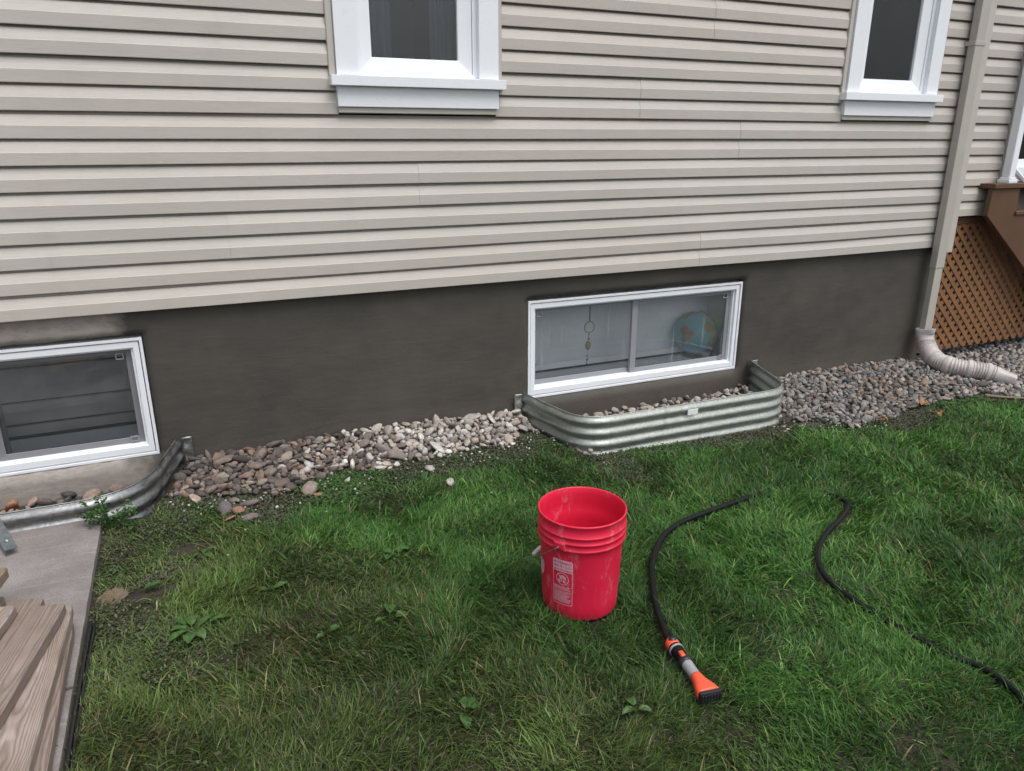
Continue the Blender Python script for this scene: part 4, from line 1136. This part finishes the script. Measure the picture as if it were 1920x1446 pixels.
def tint(x, y):
    if x < 2.2:
        p = 1 / (1 + math.exp(-(x - 0.72 + 0.25 * (vnoise(x * 4, y * 4, 2) - .5)) * 9))
        pal = PAL_PALE if random.random() < p else PAL_WARM
    else:
        d = math.exp(-((x - 4.55) / 0.45) ** 2) * 0.75
        pal = PAL_DARK if random.random() < d else PAL_GREY
    c = random.choice(pal); k = random.uniform(0.8, 1.18)
    return tuple(v * k for v in c)
VD = [(CAMPOS.x, CAMPOS.y, CAMPOS.z)]
def gravel(name, label, region, zf, classes, bed_poly, limit, tintf=tint):
    bed_bm = bmesh.new()
    for quad in bed_poly: bed_bm.faces.new([bed_bm.verts.new(p) for p in quad])
    bmesh.ops.remove_doubles(bed_bm, verts=bed_bm.verts[:], dist=1e-4)
    bed = obj(name, bed_bm, M['gdirt'], None, True); tag(bed, label, 'gravel', kind='structure')
    allst = []; placed = []
    for sizes, tries, dens, lift in classes:
        nw = throw(region, sizes, tries, placed, dens); placed += nw
        allst += [(x, y, r, lift) for x, y, r in nw]
    items = []
    for x, y, r, lift in allst:
        z = float(zf(x, y)) + r * random.uniform(0.05, 0.35) + lift
        d = math.dist((x, y, z), VD[0]); items.append((r / d, x, y, z, r))
    items.sort(reverse=True)
    for s, x, y, z, r in items[:limit]:
        o = bpy.data.objects.new('stone', random.choice(SM)); o.location = (x, y, z)
        o.scale = (r * random.uniform(.95, 1.35), r * random.uniform(.8, 1.15), r * random.uniform(0.65, 1.15))
        o.rotation_euler = (random.gauss(0, .6), random.gauss(0, .6), random.uniform(0, 6.28)); o.color = (*tintf(x, y), 1); link(o, bed)
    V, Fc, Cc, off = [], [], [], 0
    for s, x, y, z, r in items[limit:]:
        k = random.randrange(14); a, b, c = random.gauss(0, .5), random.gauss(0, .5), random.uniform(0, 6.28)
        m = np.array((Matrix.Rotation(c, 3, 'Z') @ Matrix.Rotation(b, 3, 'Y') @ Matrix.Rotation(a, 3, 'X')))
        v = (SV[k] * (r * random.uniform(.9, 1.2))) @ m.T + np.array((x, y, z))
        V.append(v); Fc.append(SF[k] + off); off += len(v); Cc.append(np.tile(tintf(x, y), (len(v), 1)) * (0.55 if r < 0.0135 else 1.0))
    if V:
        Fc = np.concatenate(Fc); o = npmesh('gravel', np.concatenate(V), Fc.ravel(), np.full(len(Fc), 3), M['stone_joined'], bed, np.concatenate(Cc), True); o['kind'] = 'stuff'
    return bed
def strip_poly(edge, zf, st=0.08, pad=0.06):
    x0, x1 = edge[0][0], edge[-1][0]; q = []
    X = np.arange(x0, x1 + 1e-6, st); T = np.linspace(0, 1, 6)
    def pt_(x, t): e = float(np.interp(x, [a for a, b in edge], [b for a, b in edge])) + (vnoise(x * 9, 2, 4) - .5) * .14 - pad * .5; x = max(x, -0.10 + 0.27 * e * t) if x < 0.2 else x; y = 0.04 + (e - 0.04) * t; return (x, y, float(zf(x, y)) + (0.004 if t < 1 else -0.03))
    for a, b in zip(X[:-1], X[1:]):
        for s, t in zip(T[:-1], T[1:]): q.append((pt_(a, s), pt_(b, s), pt_(b, t), pt_(a, t)))
    return q
def reg_left():
    while True:
        x = random.uniform(-0.24, 1.93); y = random.uniform(-0.70, 0.005); e = float(gravel_edge(x)) + (vnoise(x * 9, 2, 4) - .5) * .16 - abs(random.gauss(0, .02))
        if y < e: continue
        if x > 1.82 + 0.19 * (-y): continue
        if x < -0.085 + 0.27 * y: continue
        return x, y
gravel('gravel_bed', 'rounded river stones along the foundation between the two window wells', reg_left, gravel_z,
       [((0.034, 0.048), 45, 0.85, 0.016), ((0.020, 0.034), 6000, 0.66, 0.010), ((0.009, 0.018), 18000, 0.60, 0.004)], strip_poly(GRL, gravel_z), 300)
def reg_right():
    while True:
        x = random.uniform(3.42, 7.2); y = random.uniform(-1.15, 0.02 if x < 5.42 else 0.5); e = float(gravel_edge(x)) + (vnoise(x * 6, 2, 4) - .5) * .12
        if y < e: continue
        if x < 3.70 + 0.30 * y and y > -0.62: continue
        return x, y
bx = lambda x: 1.0
right_poly = strip_poly(GRR, gravel_z) + [((5.43, 0.041, -0.19), (7.5, 0.041, -0.19), (7.5, 0.9, -0.21), (5.43, 0.9, -0.21))]
big_right = lambda: next(q for q in iter(reg_right, None) if q[0] > 5.1)
gb = gravel('gravel_bed', 'grey gravel between the right window well and the lattice skirt', reg_right, lambda x, y: gravel_z(x, min(y, 0)),
       [((0.032, 0.044), 45, 0.86, 0.010), ((0.020, 0.032), 8000, 0.64, 0.010), ((0.009, 0.017), 24000, 0.60, 0.004)], right_poly, 300)
def reg_rw():
    while True:
        x = random.uniform(1.9, 3.62); y = random.uniform(-0.56, 0.01)
        if x < 1.87 + 0.19 * (-y) or x > 3.63 - 0.30 * (-y): continue
        return x, y
gravel('gravel_bed', 'pale pebbles inside the right window well', reg_rw, lambda x, y: -0.175 + 0.035 * max(0, (x - 3.3) / .3),
       [((0.020, 0.034), 400, 0.8, 0.008), ((0.012, 0.02), 2600, 0.74, 0.0)], [((1.86, 0.04, -0.18), (3.66, 0.04, -0.17), (3.45, -0.57, -0.18), (1.98, -0.57, -0.18))], 160, lambda x, y: scaled(random.choice(PAL_PALE), .75, 1.05))
def reg_lw():
    while True:
        x = random.uniform(-1.3, -0.25); y = random.uniform(-0.56, 0.01)
        if x > -0.16 - 0.27 * (-y): continue
        return x, y
gravel('gravel_bed', 'brown and dark stones inside the left window well', reg_lw, lambda x, y: -0.160,
       [((0.03, 0.048), 120, 0.85, 0.012), ((0.014, 0.026), 1500, 0.76, 0.0)], [((-1.9, 0.04, -0.17), (-0.16, 0.04, -0.17), (-0.33, -0.58, -0.17), (-1.8, -0.58, -0.17))], 90,
       lambda x, y: scaled(random.choice([(0.10, 0.095, 0.09), (0.36, 0.19, 0.11), (0.14, 0.11, 0.10), (0.30, 0.22, 0.18), (0.08, 0.078, 0.075)]), .7, 1.2))
# single rocks lying out on the lawn edge
for x, y, r, c, lab_, sq in (
        (0.428, -0.575, 0.055, (0.30, 0.24, 0.20), 'big tan rock lying alone on bare soil past the gravel edge', 0.8),
        (0.452, -0.650, 0.026, (0.34, 0.17, 0.10), 'small rusty rock in front of the big tan rock', 0.8),
        (0.030, -0.665, 0.050, (0.16, 0.14, 0.14), 'dark grey rock leftmost in the small cluster on the lawn', 0.8),
        (0.145, -0.640, 0.052, (0.17, 0.14, 0.14), 'dark purple-grey rock at the right of the small cluster', 0.7),
        (0.085, -0.700, 0.030, (0.30, 0.16, 0.11), 'rusty rock between the two dark rocks of the cluster', 0.9),
        (0.075, -0.585, 0.036, (0.20, 0.16, 0.16), 'purple-grey rock behind the cluster, touching the gravel', 0.8),
        (0.040, -0.760, 0.030, (0.34, 0.18, 0.12), 'small orange-brown rock below the cluster', 0.6),
        (0.125, -0.790, 0.036, (0.20, 0.15, 0.14), 'brown rock nearest the lawn, below the cluster', 0.75),
        (-0.085, -0.520, 0.042, (0.42, 0.33, 0.27), 'flat pale oval rock below the left end of the gravel', 0.5),
        (1.10, -0.735, 0.030, (0.48, 0.45, 0.43), 'pale angular rock alone in the thin grass', 0.9),
        (1.06, -0.535, 0.042, (0.42, 0.40, 0.38), 'pale flat rock just off the gravel edge', 0.7),
        (0.62, -0.53, 0.020, (0.5, 0.48, 0.45), 'small white rock just off the gravel edge', 0.7)):
    o = bpy.data.objects.new('rock', random.choice(SM)); o.location = (x, y, float(G(x)) + r * sq * 0.30)
    o.scale = (r * 1.1, r, r * sq); o.rotation_euler = (random.gauss(0, .25), random.gauss(0, .25), random.uniform(0, 6.28)); o.color = (*c, 1); link(o)
    tag(o, lab_, 'rock', 'loose rocks on the lawn edge')

# ------------------------------------------------------------------ grass and ground cover
def in_well(x, y):
    l = (x < -0.115 + 0.27 * y) & (y > -0.66); r = (y > -0.62) & (x > 1.82 + 0.19 * (-y)) & (x < 3.69 - 0.30 * (-y))
    return l | r
def dist_hose(x, y):
    P = np.array([(p.x, p.y) for p in HC_PTS[:225:2]]); d = np.full(len(x), 9.0)
    for p in P: d = np.minimum(d, np.hypot(x - p[0], y - p[1]))
    return d
def cover_mask(x, y):
    """1 where small-leaved ground cover grows instead of grass"""
    n = fbm(x * 3.1, y * 3.1, 21); m1 = sstep(0.06, -0.22, x + (n - .5) * .8) * sstep(-2.2, -1.3, y + (n - .5) * .9) * 0.72
    e = gravel_edge(x); m2 = sstep(-0.42, -0.12, y - e + (n - .5) * .35) * (x < 2.2)
    m3 = sstep(-0.62, -0.5, y - 0.0) * 0
    m4 = sstep(-0.24, -0.05, y - e + (n - .5) * .15) * (x > 2.0)
    return np.clip(np.maximum(np.maximum(m1, m2), m4), 0, 1)
def bare_mask(x, y):
    b = sstep(0.045, 0.03, np.hypot((x + 0.40) / 1.2, y + 1.245)) + sstep(0.10, 0.05, np.hypot((x + 0.27) / 1.6, (y + 1.27) * 1.5)) + 0.8 * sstep(0.16, 0.08, np.hypot((x - 0.30) / 1.3, y + 0.60)) + sstep(0.07, 0.04, np.hypot((x + 0.1) / 2.0, y + 0.985))
    b = b + 0.55 * sstep(0.62, 0.74, fbm(x * 4, y * 4, 33)) + 0.6 * sstep(0.32, 0.12, np.hypot((x - 1.06) / 1.5, y + 0.58))
    return np.clip(b, 0, 1)
def frame_cull(x, y):
    """keep what lies in view with room for a step to either side"""
    dx, dy = x - CAMPOS.x, y - CAMPOS.y
    f = dx * fw.x + dy * fw.y + (-0.1 - CAMPOS.z) * fw.z; r = dx * rt2.x + dy * rt2.y
    u = dx * up2.x + dy * up2.y + (-0.1 - CAMPOS.z) * up2.z
    return (f > 0.3) & (np.abs(r) < f * 0.69 + 0.65) & (u > -f * 0.52 - 0.35)
def grass_blades(N, hi, wid, seed, lo_keep, lay, spread, straw):
    rs = np.random.RandomState(seed)
    x = rs.uniform(-0.452, 6.2, N); y = rs.uniform(-3.5, -0.2, N)
    dist = np.hypot(x - CAMPOS.x, y - CAMPOS.y)
    keep = frame_cull(x, y) & (y < gravel_edge(x) + rs.uniform(-.06, .05, N)) & ~in_well(x, y)
    keep &= rs.rand(N) < np.clip((2.6 / dist) ** 1.3, 0.12, 1)
    cm = cover_mask(x, y); keep &= rs.rand(N) > cm * lo_keep
    keep &= rs.rand(N) > bare_mask(x, y) * 0.96
    keep &= np.hypot(x - BC.x, y - BC.y) > 0.139
    dh = dist_hose(x, y); keep &= (dh > np.where((x > 1.95) & (y < -2.2), 0.012, 0.020)) | (rs.rand(N) < 0.10)
    # shelter under the nozzle
    nd = np.abs((x - n0.x) * ns.x + (y - n0.y) * ns.y); nt = (x - n0.x) * na.x + (y - n0.y) * na.y
    keep &= ~((nt > -0.02) & (nt < NL + 0.004) & (nd < 0.036))
    x, y, dist, cm = x[keep], y[keep], dist[keep], cm[keep]; n = len(x)
    flow = (fbm(x * 2.6, y * 2.6, 41, 3) * 2 - 1) * 8.0 + rs.normal(0, spread, n)
    tuft = fbm(x * 5.5, y * 5.5, 50); far = dist / 2.6
    L = hi * (0.55 + 0.9 * tuft) * rs.uniform(0.55, 1.25, n) * (1 - 0.5 * cm)
    lean = np.clip(rs.normal(lay, 0.22, n), 0.15, 1.35)   # radians from upright at the root
    curl = rs.uniform(0.3, 1.1, n)
    w = wid * rs.uniform(0.7, 1.35, n) * np.clip(far, 0.9, 2.0) ** 0.8
    dx, dy = np.cos(flow), np.sin(flow); tw = rs.uniform(-0.9, 0.9, n); px, py = -np.sin(flow + tw), np.cos(flow + tw)
    T = (0.0, 0.36, 0.70, 1.0); pos = []; cx = np.zeros(n); cz = np.zeros(n); ang_ = lean.copy(); prev = 0
    cz = G(x) - 0.014 + (fbm(x * 2.2, y * 2.2, 5) - 0.5) * 0.03 * sstep(-0.3, -0.9, y)
    for i, tt in enumerate(T):
        if i:
            s = (tt - prev) * L; a = np.minimum(lean + curl * (tt + prev) * 0.5, 1.78); cx = cx + np.sin(a) * s; cz = cz + np.cos(a) * s
        prev = tt; pos.append((x + dx * cx, y + dy * cx, cz.copy()))
    wk = (1.0, 0.9, 0.6); V = np.zeros((n, 7, 3), np.float32)
    for i in range(3):
        X, Y, Z = pos[i]; h = w * wk[i] * 0.5
        V[:, 2 * i] = np.stack([X - px * h, Y - py * h, Z], -1); V[:, 2 * i + 1] = np.stack([X + px * h, Y + py * h, Z], -1)
    V[:, 6] = np.stack(pos[3], -1)
    b = (np.arange(n) * 7)[:, None]
    quads = np.stack([np.concatenate([b + [0, 1, 3, 2]], 1), np.concatenate([b + [2, 3, 5, 4]], 1)], 1)
    tri = b + [4, 5, 6]
    flat = np.concatenate([quads.reshape(n, 8), tri], 1).ravel(); tot = np.tile([4, 4, 3], n)
    # colour of each blade
    q = fbm(x * 1.3, y * 1.3, 60); q2 = fbm(x * 4.5, y * 4.5, 61); rnd = rs.rand(n)
    lush = sstep(-0.2, 1.5, x + (q - .5) * 1.6 + 0.5 * (y + 2.2))
    A_ = np.array([0.074, 0.104, 0.030]); B_ = np.array([0.033, 0.098, 0.019]); C_ = np.array([0.135, 0.235, 0.054]); D_ = np.array([0.22, 0.19, 0.095])
    col = A_ + (B_ - A_) * lush[:, None]
    k = (sstep(0.40, 1.0, rnd) * (0.15 + 0.85 * q2))[:, None]; col = col + (C_ - col) * k
    patch = 0.74 + 0.66 * sstep(0.30, 0.72, fbm(x * 2.1, y * 2.1, 63, 3)); col = col * patch[:, None]
    dead = rs.rand(n) < (0.02 + 0.20 * sstep(0.52, 0.75, fbm(x * 3.3, y * 3.3, 70)) * (1 - 0.6 * lush) + 0.04 * (1 - lush)); col[dead] = D_ * rs.uniform(0.45, 1.05, (dead.sum(), 1))
    if straw: st_ = rs.rand(n) < straw; col[st_] = np.array([0.165, 0.145, 0.08]) * rs.uniform(0.25, 1.2, (st_.sum(), 1))
    col = col * rs.lognormal(0.1, 0.26, (n, 1))
    return V.reshape(-1, 3), flat, tot, np.repeat(col, 7, axis=0), n
parts = [grass_blades(430000, 0.046, 0.0031, 101, 0.72, 0.70, 1.0, 0.0), grass_blades(130000, 0.072, 0.0036, 102, 0.70, 0.58, 1.2, 0.0), grass_blades(55000, 0.055, 0.0022, 103, 0.40, 1.25, 2.0, 0.6), grass_blades(26000, 0.075, 0.0056, 104, 0.85, 0.75, 1.5, 0.0)]
off = 0; VV, FF, TT, CC = [], [], [], []
for V, f, tt, c_, n in parts:
    VV.append(V); FF.append(f + off); TT.append(tt); CC.append(c_); off += len(V)
gr_o = npmesh('grass', np.concatenate(VV), np.concatenate(FF), np.concatenate(TT), M['grass'], None, np.concatenate(CC), False)
tag(gr_o, 'long matted green lawn grass in front of the house', 'grass', kind='stuff')
print('blades', sum(p[4] for p in parts))

def leaf_cover(N, seed, N2):
    rs = np.random.RandomState(seed)
    x2 = rs.uniform(-0.2, 5.4, N2); y2 = gravel_edge(x2) - np.abs(rs.normal(0, 0.2, N2)) + 0.05
    x = np.concatenate([rs.uniform(-0.46, 5.6, N), x2]); y = np.concatenate([rs.uniform(-3.2, -0.1, N), y2]); N = N + N2
    cm = cover_mask(x, y); keep = frame_cull(x, y) & (y < gravel_edge(x) + rs.uniform(-.05, .06, N)) & ~in_well(x, y) & (rs.rand(N) < cm + 0.02) & (rs.rand(N) > bare_mask(x, y) * .94)
    keep &= (x > -0.446 + 0.02 * rs.rand(N)) | ((y > -1.45) & (y < -0.7) & (rs.rand(N) < .35))
    keep &= rs.rand(N) < np.clip((2.7 / np.hypot(x, y + 4)) ** 1.6, .1, 1)
    x, y = x[keep], y[keep]; n = len(x)
    hgt = fbm(x * 9, y * 9, 71) * 0.036; z = G(x) - 0.010 + hgt * rs.uniform(0.25, 1.0, n)
    s = rs.uniform(0.0032, 0.0085, n) * (0.7 + 0.7 * fbm(x * 3, y * 3, 72)); a = rs.uniform(0, 6.283, n); tilt_ = rs.normal(0, 0.5, n)
    ca, sa = np.cos(a), np.sin(a)
    V = np.zeros((n, 4, 3), np.float32)
    for k, (u, v) in enumerate(((-1, 0), (0.1, -0.62), (1, 0), (0.1, 0.62))):
        V[:, k, 0] = x + s * (u * ca - v * sa); V[:, k, 1] = y + s * (u * sa + v * ca); V[:, k, 2] = z + s * (u * np.sin(tilt_) + (-.25 if v == 0 else .1))
    q = fbm(x * 2.2, y * 2.2, 73); fresh = sstep(0.45, 0.7, q + 0.15 * (fbm(x * 8, y * 8, 74) - .5))
    A_ = np.array([0.088, 0.100, 0.064]); B_ = np.array([0.060, 0.130, 0.038])
    col = A_ + (B_ - A_) * fresh[:, None]; col = col * rs.uniform(0.55, 1.45, (n, 1))
    br = rs.rand(n) < 0.10; col[br] = np.array([0.14, 0.11, 0.075]) * rs.uniform(.5, 1.2, (br.sum(), 1))
    f = np.arange(n * 4); return npmesh('ground_cover', V.reshape(-1, 3), f, np.full(n, 4), M['cover'], None, np.repeat(col, 4, axis=0))
lc = leaf_cover(400000, 7, 130000); tag(lc, 'low small-leaved ground cover by the path and the gravel', 'ground cover', kind='stuff')

# pale chips and crumbs scattered over the lawn edge
V, Fc, Cc, off = [], [], [], 0
for i in range(230):
    if i < 190: x = random.uniform(-0.2, 2.0); y = float(gravel_edge(x)) - abs(random.gauss(0, .16)) - .02
    else: x = random.uniform(3.3, 4.0); y = float(gravel_edge(x)) - abs(random.gauss(0, .06)) - .03
    r = random.uniform(0.003, 0.009); k = random.randrange(14)
    m = np.array(Matrix.Rotation(random.uniform(0, 6), 3, 'Z') @ Matrix.Rotation(random.uniform(0, 6), 3, 'X'))
    v = SV[k] * r @ m.T + np.array((x, y, float(G(x)) + random.uniform(.004, .02))); V.append(v); Fc.append(SF[k] + off); off += len(v)
    Cc.append(np.tile(random.choice([(0.55, 0.53, 0.5), (0.42, 0.38, 0.33), (0.3, 0.27, 0.24)]), (len(v), 1)))
Fc = np.concatenate(Fc); ch = npmesh('stone_chips', np.concatenate(V), Fc.ravel(), np.full(len(Fc), 3), M['stone_joined'], None, np.concatenate(Cc), True)
tag(ch, 'pale stone chips scattered in the thin grass by the gravel', 'stone chips', kind='stuff')

# sand patch beside the path
t = NT('sand'); c = t.coord(); M['sand'] = t.set(t.ramp(t.noise(c, 300, 3, .7), [(0.3, (0.09, 0.066, 0.042)), (0.7, (0.22, 0.165, 0.115))]), 0.95, 0, t.bump(t.noise(c, 260, 3), .6, .003))
bm = bmesh.new(); rows = []
for r in np.linspace(0.02, 1, 16):
    row = []
    for k in range(36):
        a = 2 * math.pi * k / 36; e = 1 + 0.40 * (vnoise(math.cos(a) * 1.4 + 5, math.sin(a) * 1.4 + 5, 3) - .5) * 2
        row.append(bm.verts.new((0.056 * r * e * math.cos(a), 0.050 * r * e * math.sin(a), 0.024 * (1 - r ** 2) + (vnoise(r * math.cos(a) * 9 + 20, r * math.sin(a) * 9 + 20, 2) - .5) * .014 + (vnoise(r * math.cos(a) * 26 + 20, r * math.sin(a) * 26 + 20, 5) - .5) * .006 - 0.012)))
    rows.append(row)
for a, b in zip(rows[:-1], rows[1:]):
    for k in range(36): bm.faces.new((a[k], a[(k + 1) % 36], b[(k + 1) % 36], b[k]))
bm.faces.new(rows[0][::-1]); sa = obj('sand_pile', bm, M['sand'], None, True); sa.location = (-0.397, -1.245, float(G(-0.4)) - 0.002); tag(sa, 'small patch of tan sand beside the concrete path', 'sand')

# ------------------------------------------------------------------ broad-leaved weeds
def leaf_bm(ln, wd, droop, n=14, fold=0.10, wavy=0.0):
    bm = bmesh.new(); rows = []; rs = random.uniform(0, 50); bend = random.uniform(-.25, .25)
    S7 = (-1, -0.66, -0.33, 0, 0.33, 0.66, 1) if n > 6 else (-1, 0, 1)
    for i in range(n + 1):
        u = i / n; w = wd * (max(0.02, math.sin(math.pi * min(1, u * 0.97 + 0.02))) ** 0.62) * (1.05 - 0.3 * u); x = u * ln; z = droop * ln * (u - u * u * 1.3)
        rows.append([bm.verts.new((x, bend * ln * u * u + w * s_ * .5 * (1 + wavy * .35 * mnoise.noise(Vector((u * 5 + rs, s_, 0)))), z + (abs(s_) ** 1.4) * w * fold + wavy * .22 * w * mnoise.noise(Vector((u * 3.5, s_ * 1.6, rs))))) for s_ in S7])
    for a, b in zip(rows[:-1], rows[1:]):
        for k in range(len(S7) - 1): bm.faces.new((a[k], a[k + 1], b[k + 1], b[k]))
    return bm
def weed(name, x, y, leaves, label, mat='broadleaf', dz=-0.002, group='broad-leaved weeds in the lawn', cat='weed'):
    w = empty(name, (x, y, float(G(x)) + dz)); tag(w, label, cat, group)
    for a, ln, wd, dr, st in leaves:
        o = obj('leaf', leaf_bm(ln * .78, wd * .95, dr, wavy=.8), M[mat], w, True); o.rotation_euler = (random.gauss(0, .15), random.gauss(-.12, .1), R(a)); o.location = (math.cos(R(a)) * st, math.sin(R(a)) * st, random.uniform(.004, .02))
        if st > 0.012:
            bm = bmesh.new(); add_tube(bm, [(0, 0, -.012), (math.cos(R(a)) * st * .5, math.sin(R(a)) * st * .5, .006), (math.cos(R(a)) * st, math.sin(R(a)) * st, o.location.z)], 0.0016, 5); obj('stem', bm, M[mat], w)
    return w
weed('dock_weed', -0.135, -1.575, [(160, .075, .045, .5, .02), (95, .085, .05, .45, .02), (40, .11, .045, .5, .03), (15, .10, .038, .35, .06), (215, .08, .048, .4, .02), (260, .085, .05, .35, .015), (310, .07, .04, .4, .02), (130, .06, .036, .5, .03)], 'largest broad-leaved weed in the lawn near the path')
weed('dock_weed', 0.66, -1.31, [(30, .075, .055, .4, .01), (220, .06, .04, .4, .03), (150, .05, .035, .4, .02)], 'broad pale leaf weed in the grass behind and left of the bucket')
weed('dock_weed', 0.515, -1.745, [(70, .085, .05, .5, .02), (340, .06, .042, .4, .02), (200, .045, .03, .4, .02)], 'two-leaved weed in the middle of the lawn')
weed('dock_weed', 0.60, -2.29, [(60, .075, .048, .4, .015), (250, .07, .045, .3, .01), (20, .06, .045, .4, .02)], 'weed nearest the bottom of the picture, left of the nozzle')
weed('dock_weed', -0.075, -1.045, [(10, .06, .035, .6, .01), (100, .05, .03, .7, .01), (200, .05, .03, .6, .01), (300, .05, .032, .5, .01)], 'small curled bright green weed beside the dark bare spot')
weed('dock_weed', 0.29, -1.765, [(20, .055, .035, .3, .01), (190, .04, .028, .3, .01)], 'weed with a single pale spotted leaf, left of the two-leaved weed')
weed('dock_weed', 0.145, -1.41, [(0, .07, .028, .4, .01), (175, .04, .025, .4, .01)], 'narrow-leaved weed lying in the grass behind the largest weed')
weed('dock_weed', -0.295, -1.262, [(5, .085, .034, .2, .005), (30, .04, .02, .2, .02)], 'pale leaf lying on the dark soil beside the sand')
weed('dock_weed', 1.09, -2.47, [(80, .05, .03, .5, .01), (200, .06, .03, .4, .01), (320, .05, .028, .4, .01)], 'small weed in the grass left of the nozzle tip')
# feathery weed at the window well
pw = empty('leafy_weed', (-0.43, -0.70, float(G(-0.43)))); tag(pw, 'bright green leafy weed growing against the left window well', 'weed')
bms = bmesh.new()
rs = random.Random(9)
for i in range(34):
    a = rs.uniform(0, 6.28); r = rs.uniform(0.02, 0.115); h = rs.uniform(0.02, 0.16) * (1.15 - r * 4)
    tip = Vector((math.cos(a) * r, math.sin(a) * r * .7 + .01, max(h, .02))); add_tube(bms, [(0, 0, -.01), tip * 0.5 + Vector((0, 0, .02)), tip], 0.0014, 5)
    bm = bmesh.new()
    for k in range(rs.randint(7, 11)):
        lb_ = leaf_bm(rs.uniform(.010, .022), rs.uniform(.008, .015), .3, 4); mt = Matrix.Translation(tip + Vector((rs.gauss(0, .011), rs.gauss(0, .011), rs.gauss(0, .008)))) @ Matrix.Rotation(rs.uniform(0, 6.28), 4, 'Z') @ Matrix.Rotation(rs.gauss(-.1, .5), 4, 'Y') @ Matrix.Rotation(rs.gauss(0, .5), 4, 'X')
        merge(bm, lb_, mt)
    obj('leaf_cluster', bm, M['parsley'], pw, True)
obj('stems', bms, M['parsley'], pw)
# dry leaves on the gravel edge
for x, y, r, rz, lb_ in ((4.50, -0.80, .045, .5, 'curled orange-brown dry leaf at the gravel edge'), (4.02, -0.93, .034, 2.0, 'dry tan leaf lying in the grass below the gravel'), (4.45, -0.95, .032, 4.0, 'crumpled brown dry leaf in the grass near the stones')):
    bm = leaf_bm(r * 2, r * 1.3, .7, 12, .35, 1.2); o = obj('dry_leaf', bm, M['dryleaf'], None, True); o.location = (x - r, y, float(G(x)) + .035); o.rotation_euler = (.2, -.15, rz); tag(o, lb_, 'leaf', 'dry leaves by the gravel')
o = plank((5.10, -0.80), (5.28, -0.95), 0.028, -0.165, 0.014, 0.26, M['lumber_tan'], 'thin wood offcut lying at the gravel edge by the extension outlet')
o.name = 'wood_offcut'; o['category'] = 'offcut'; del o['group']
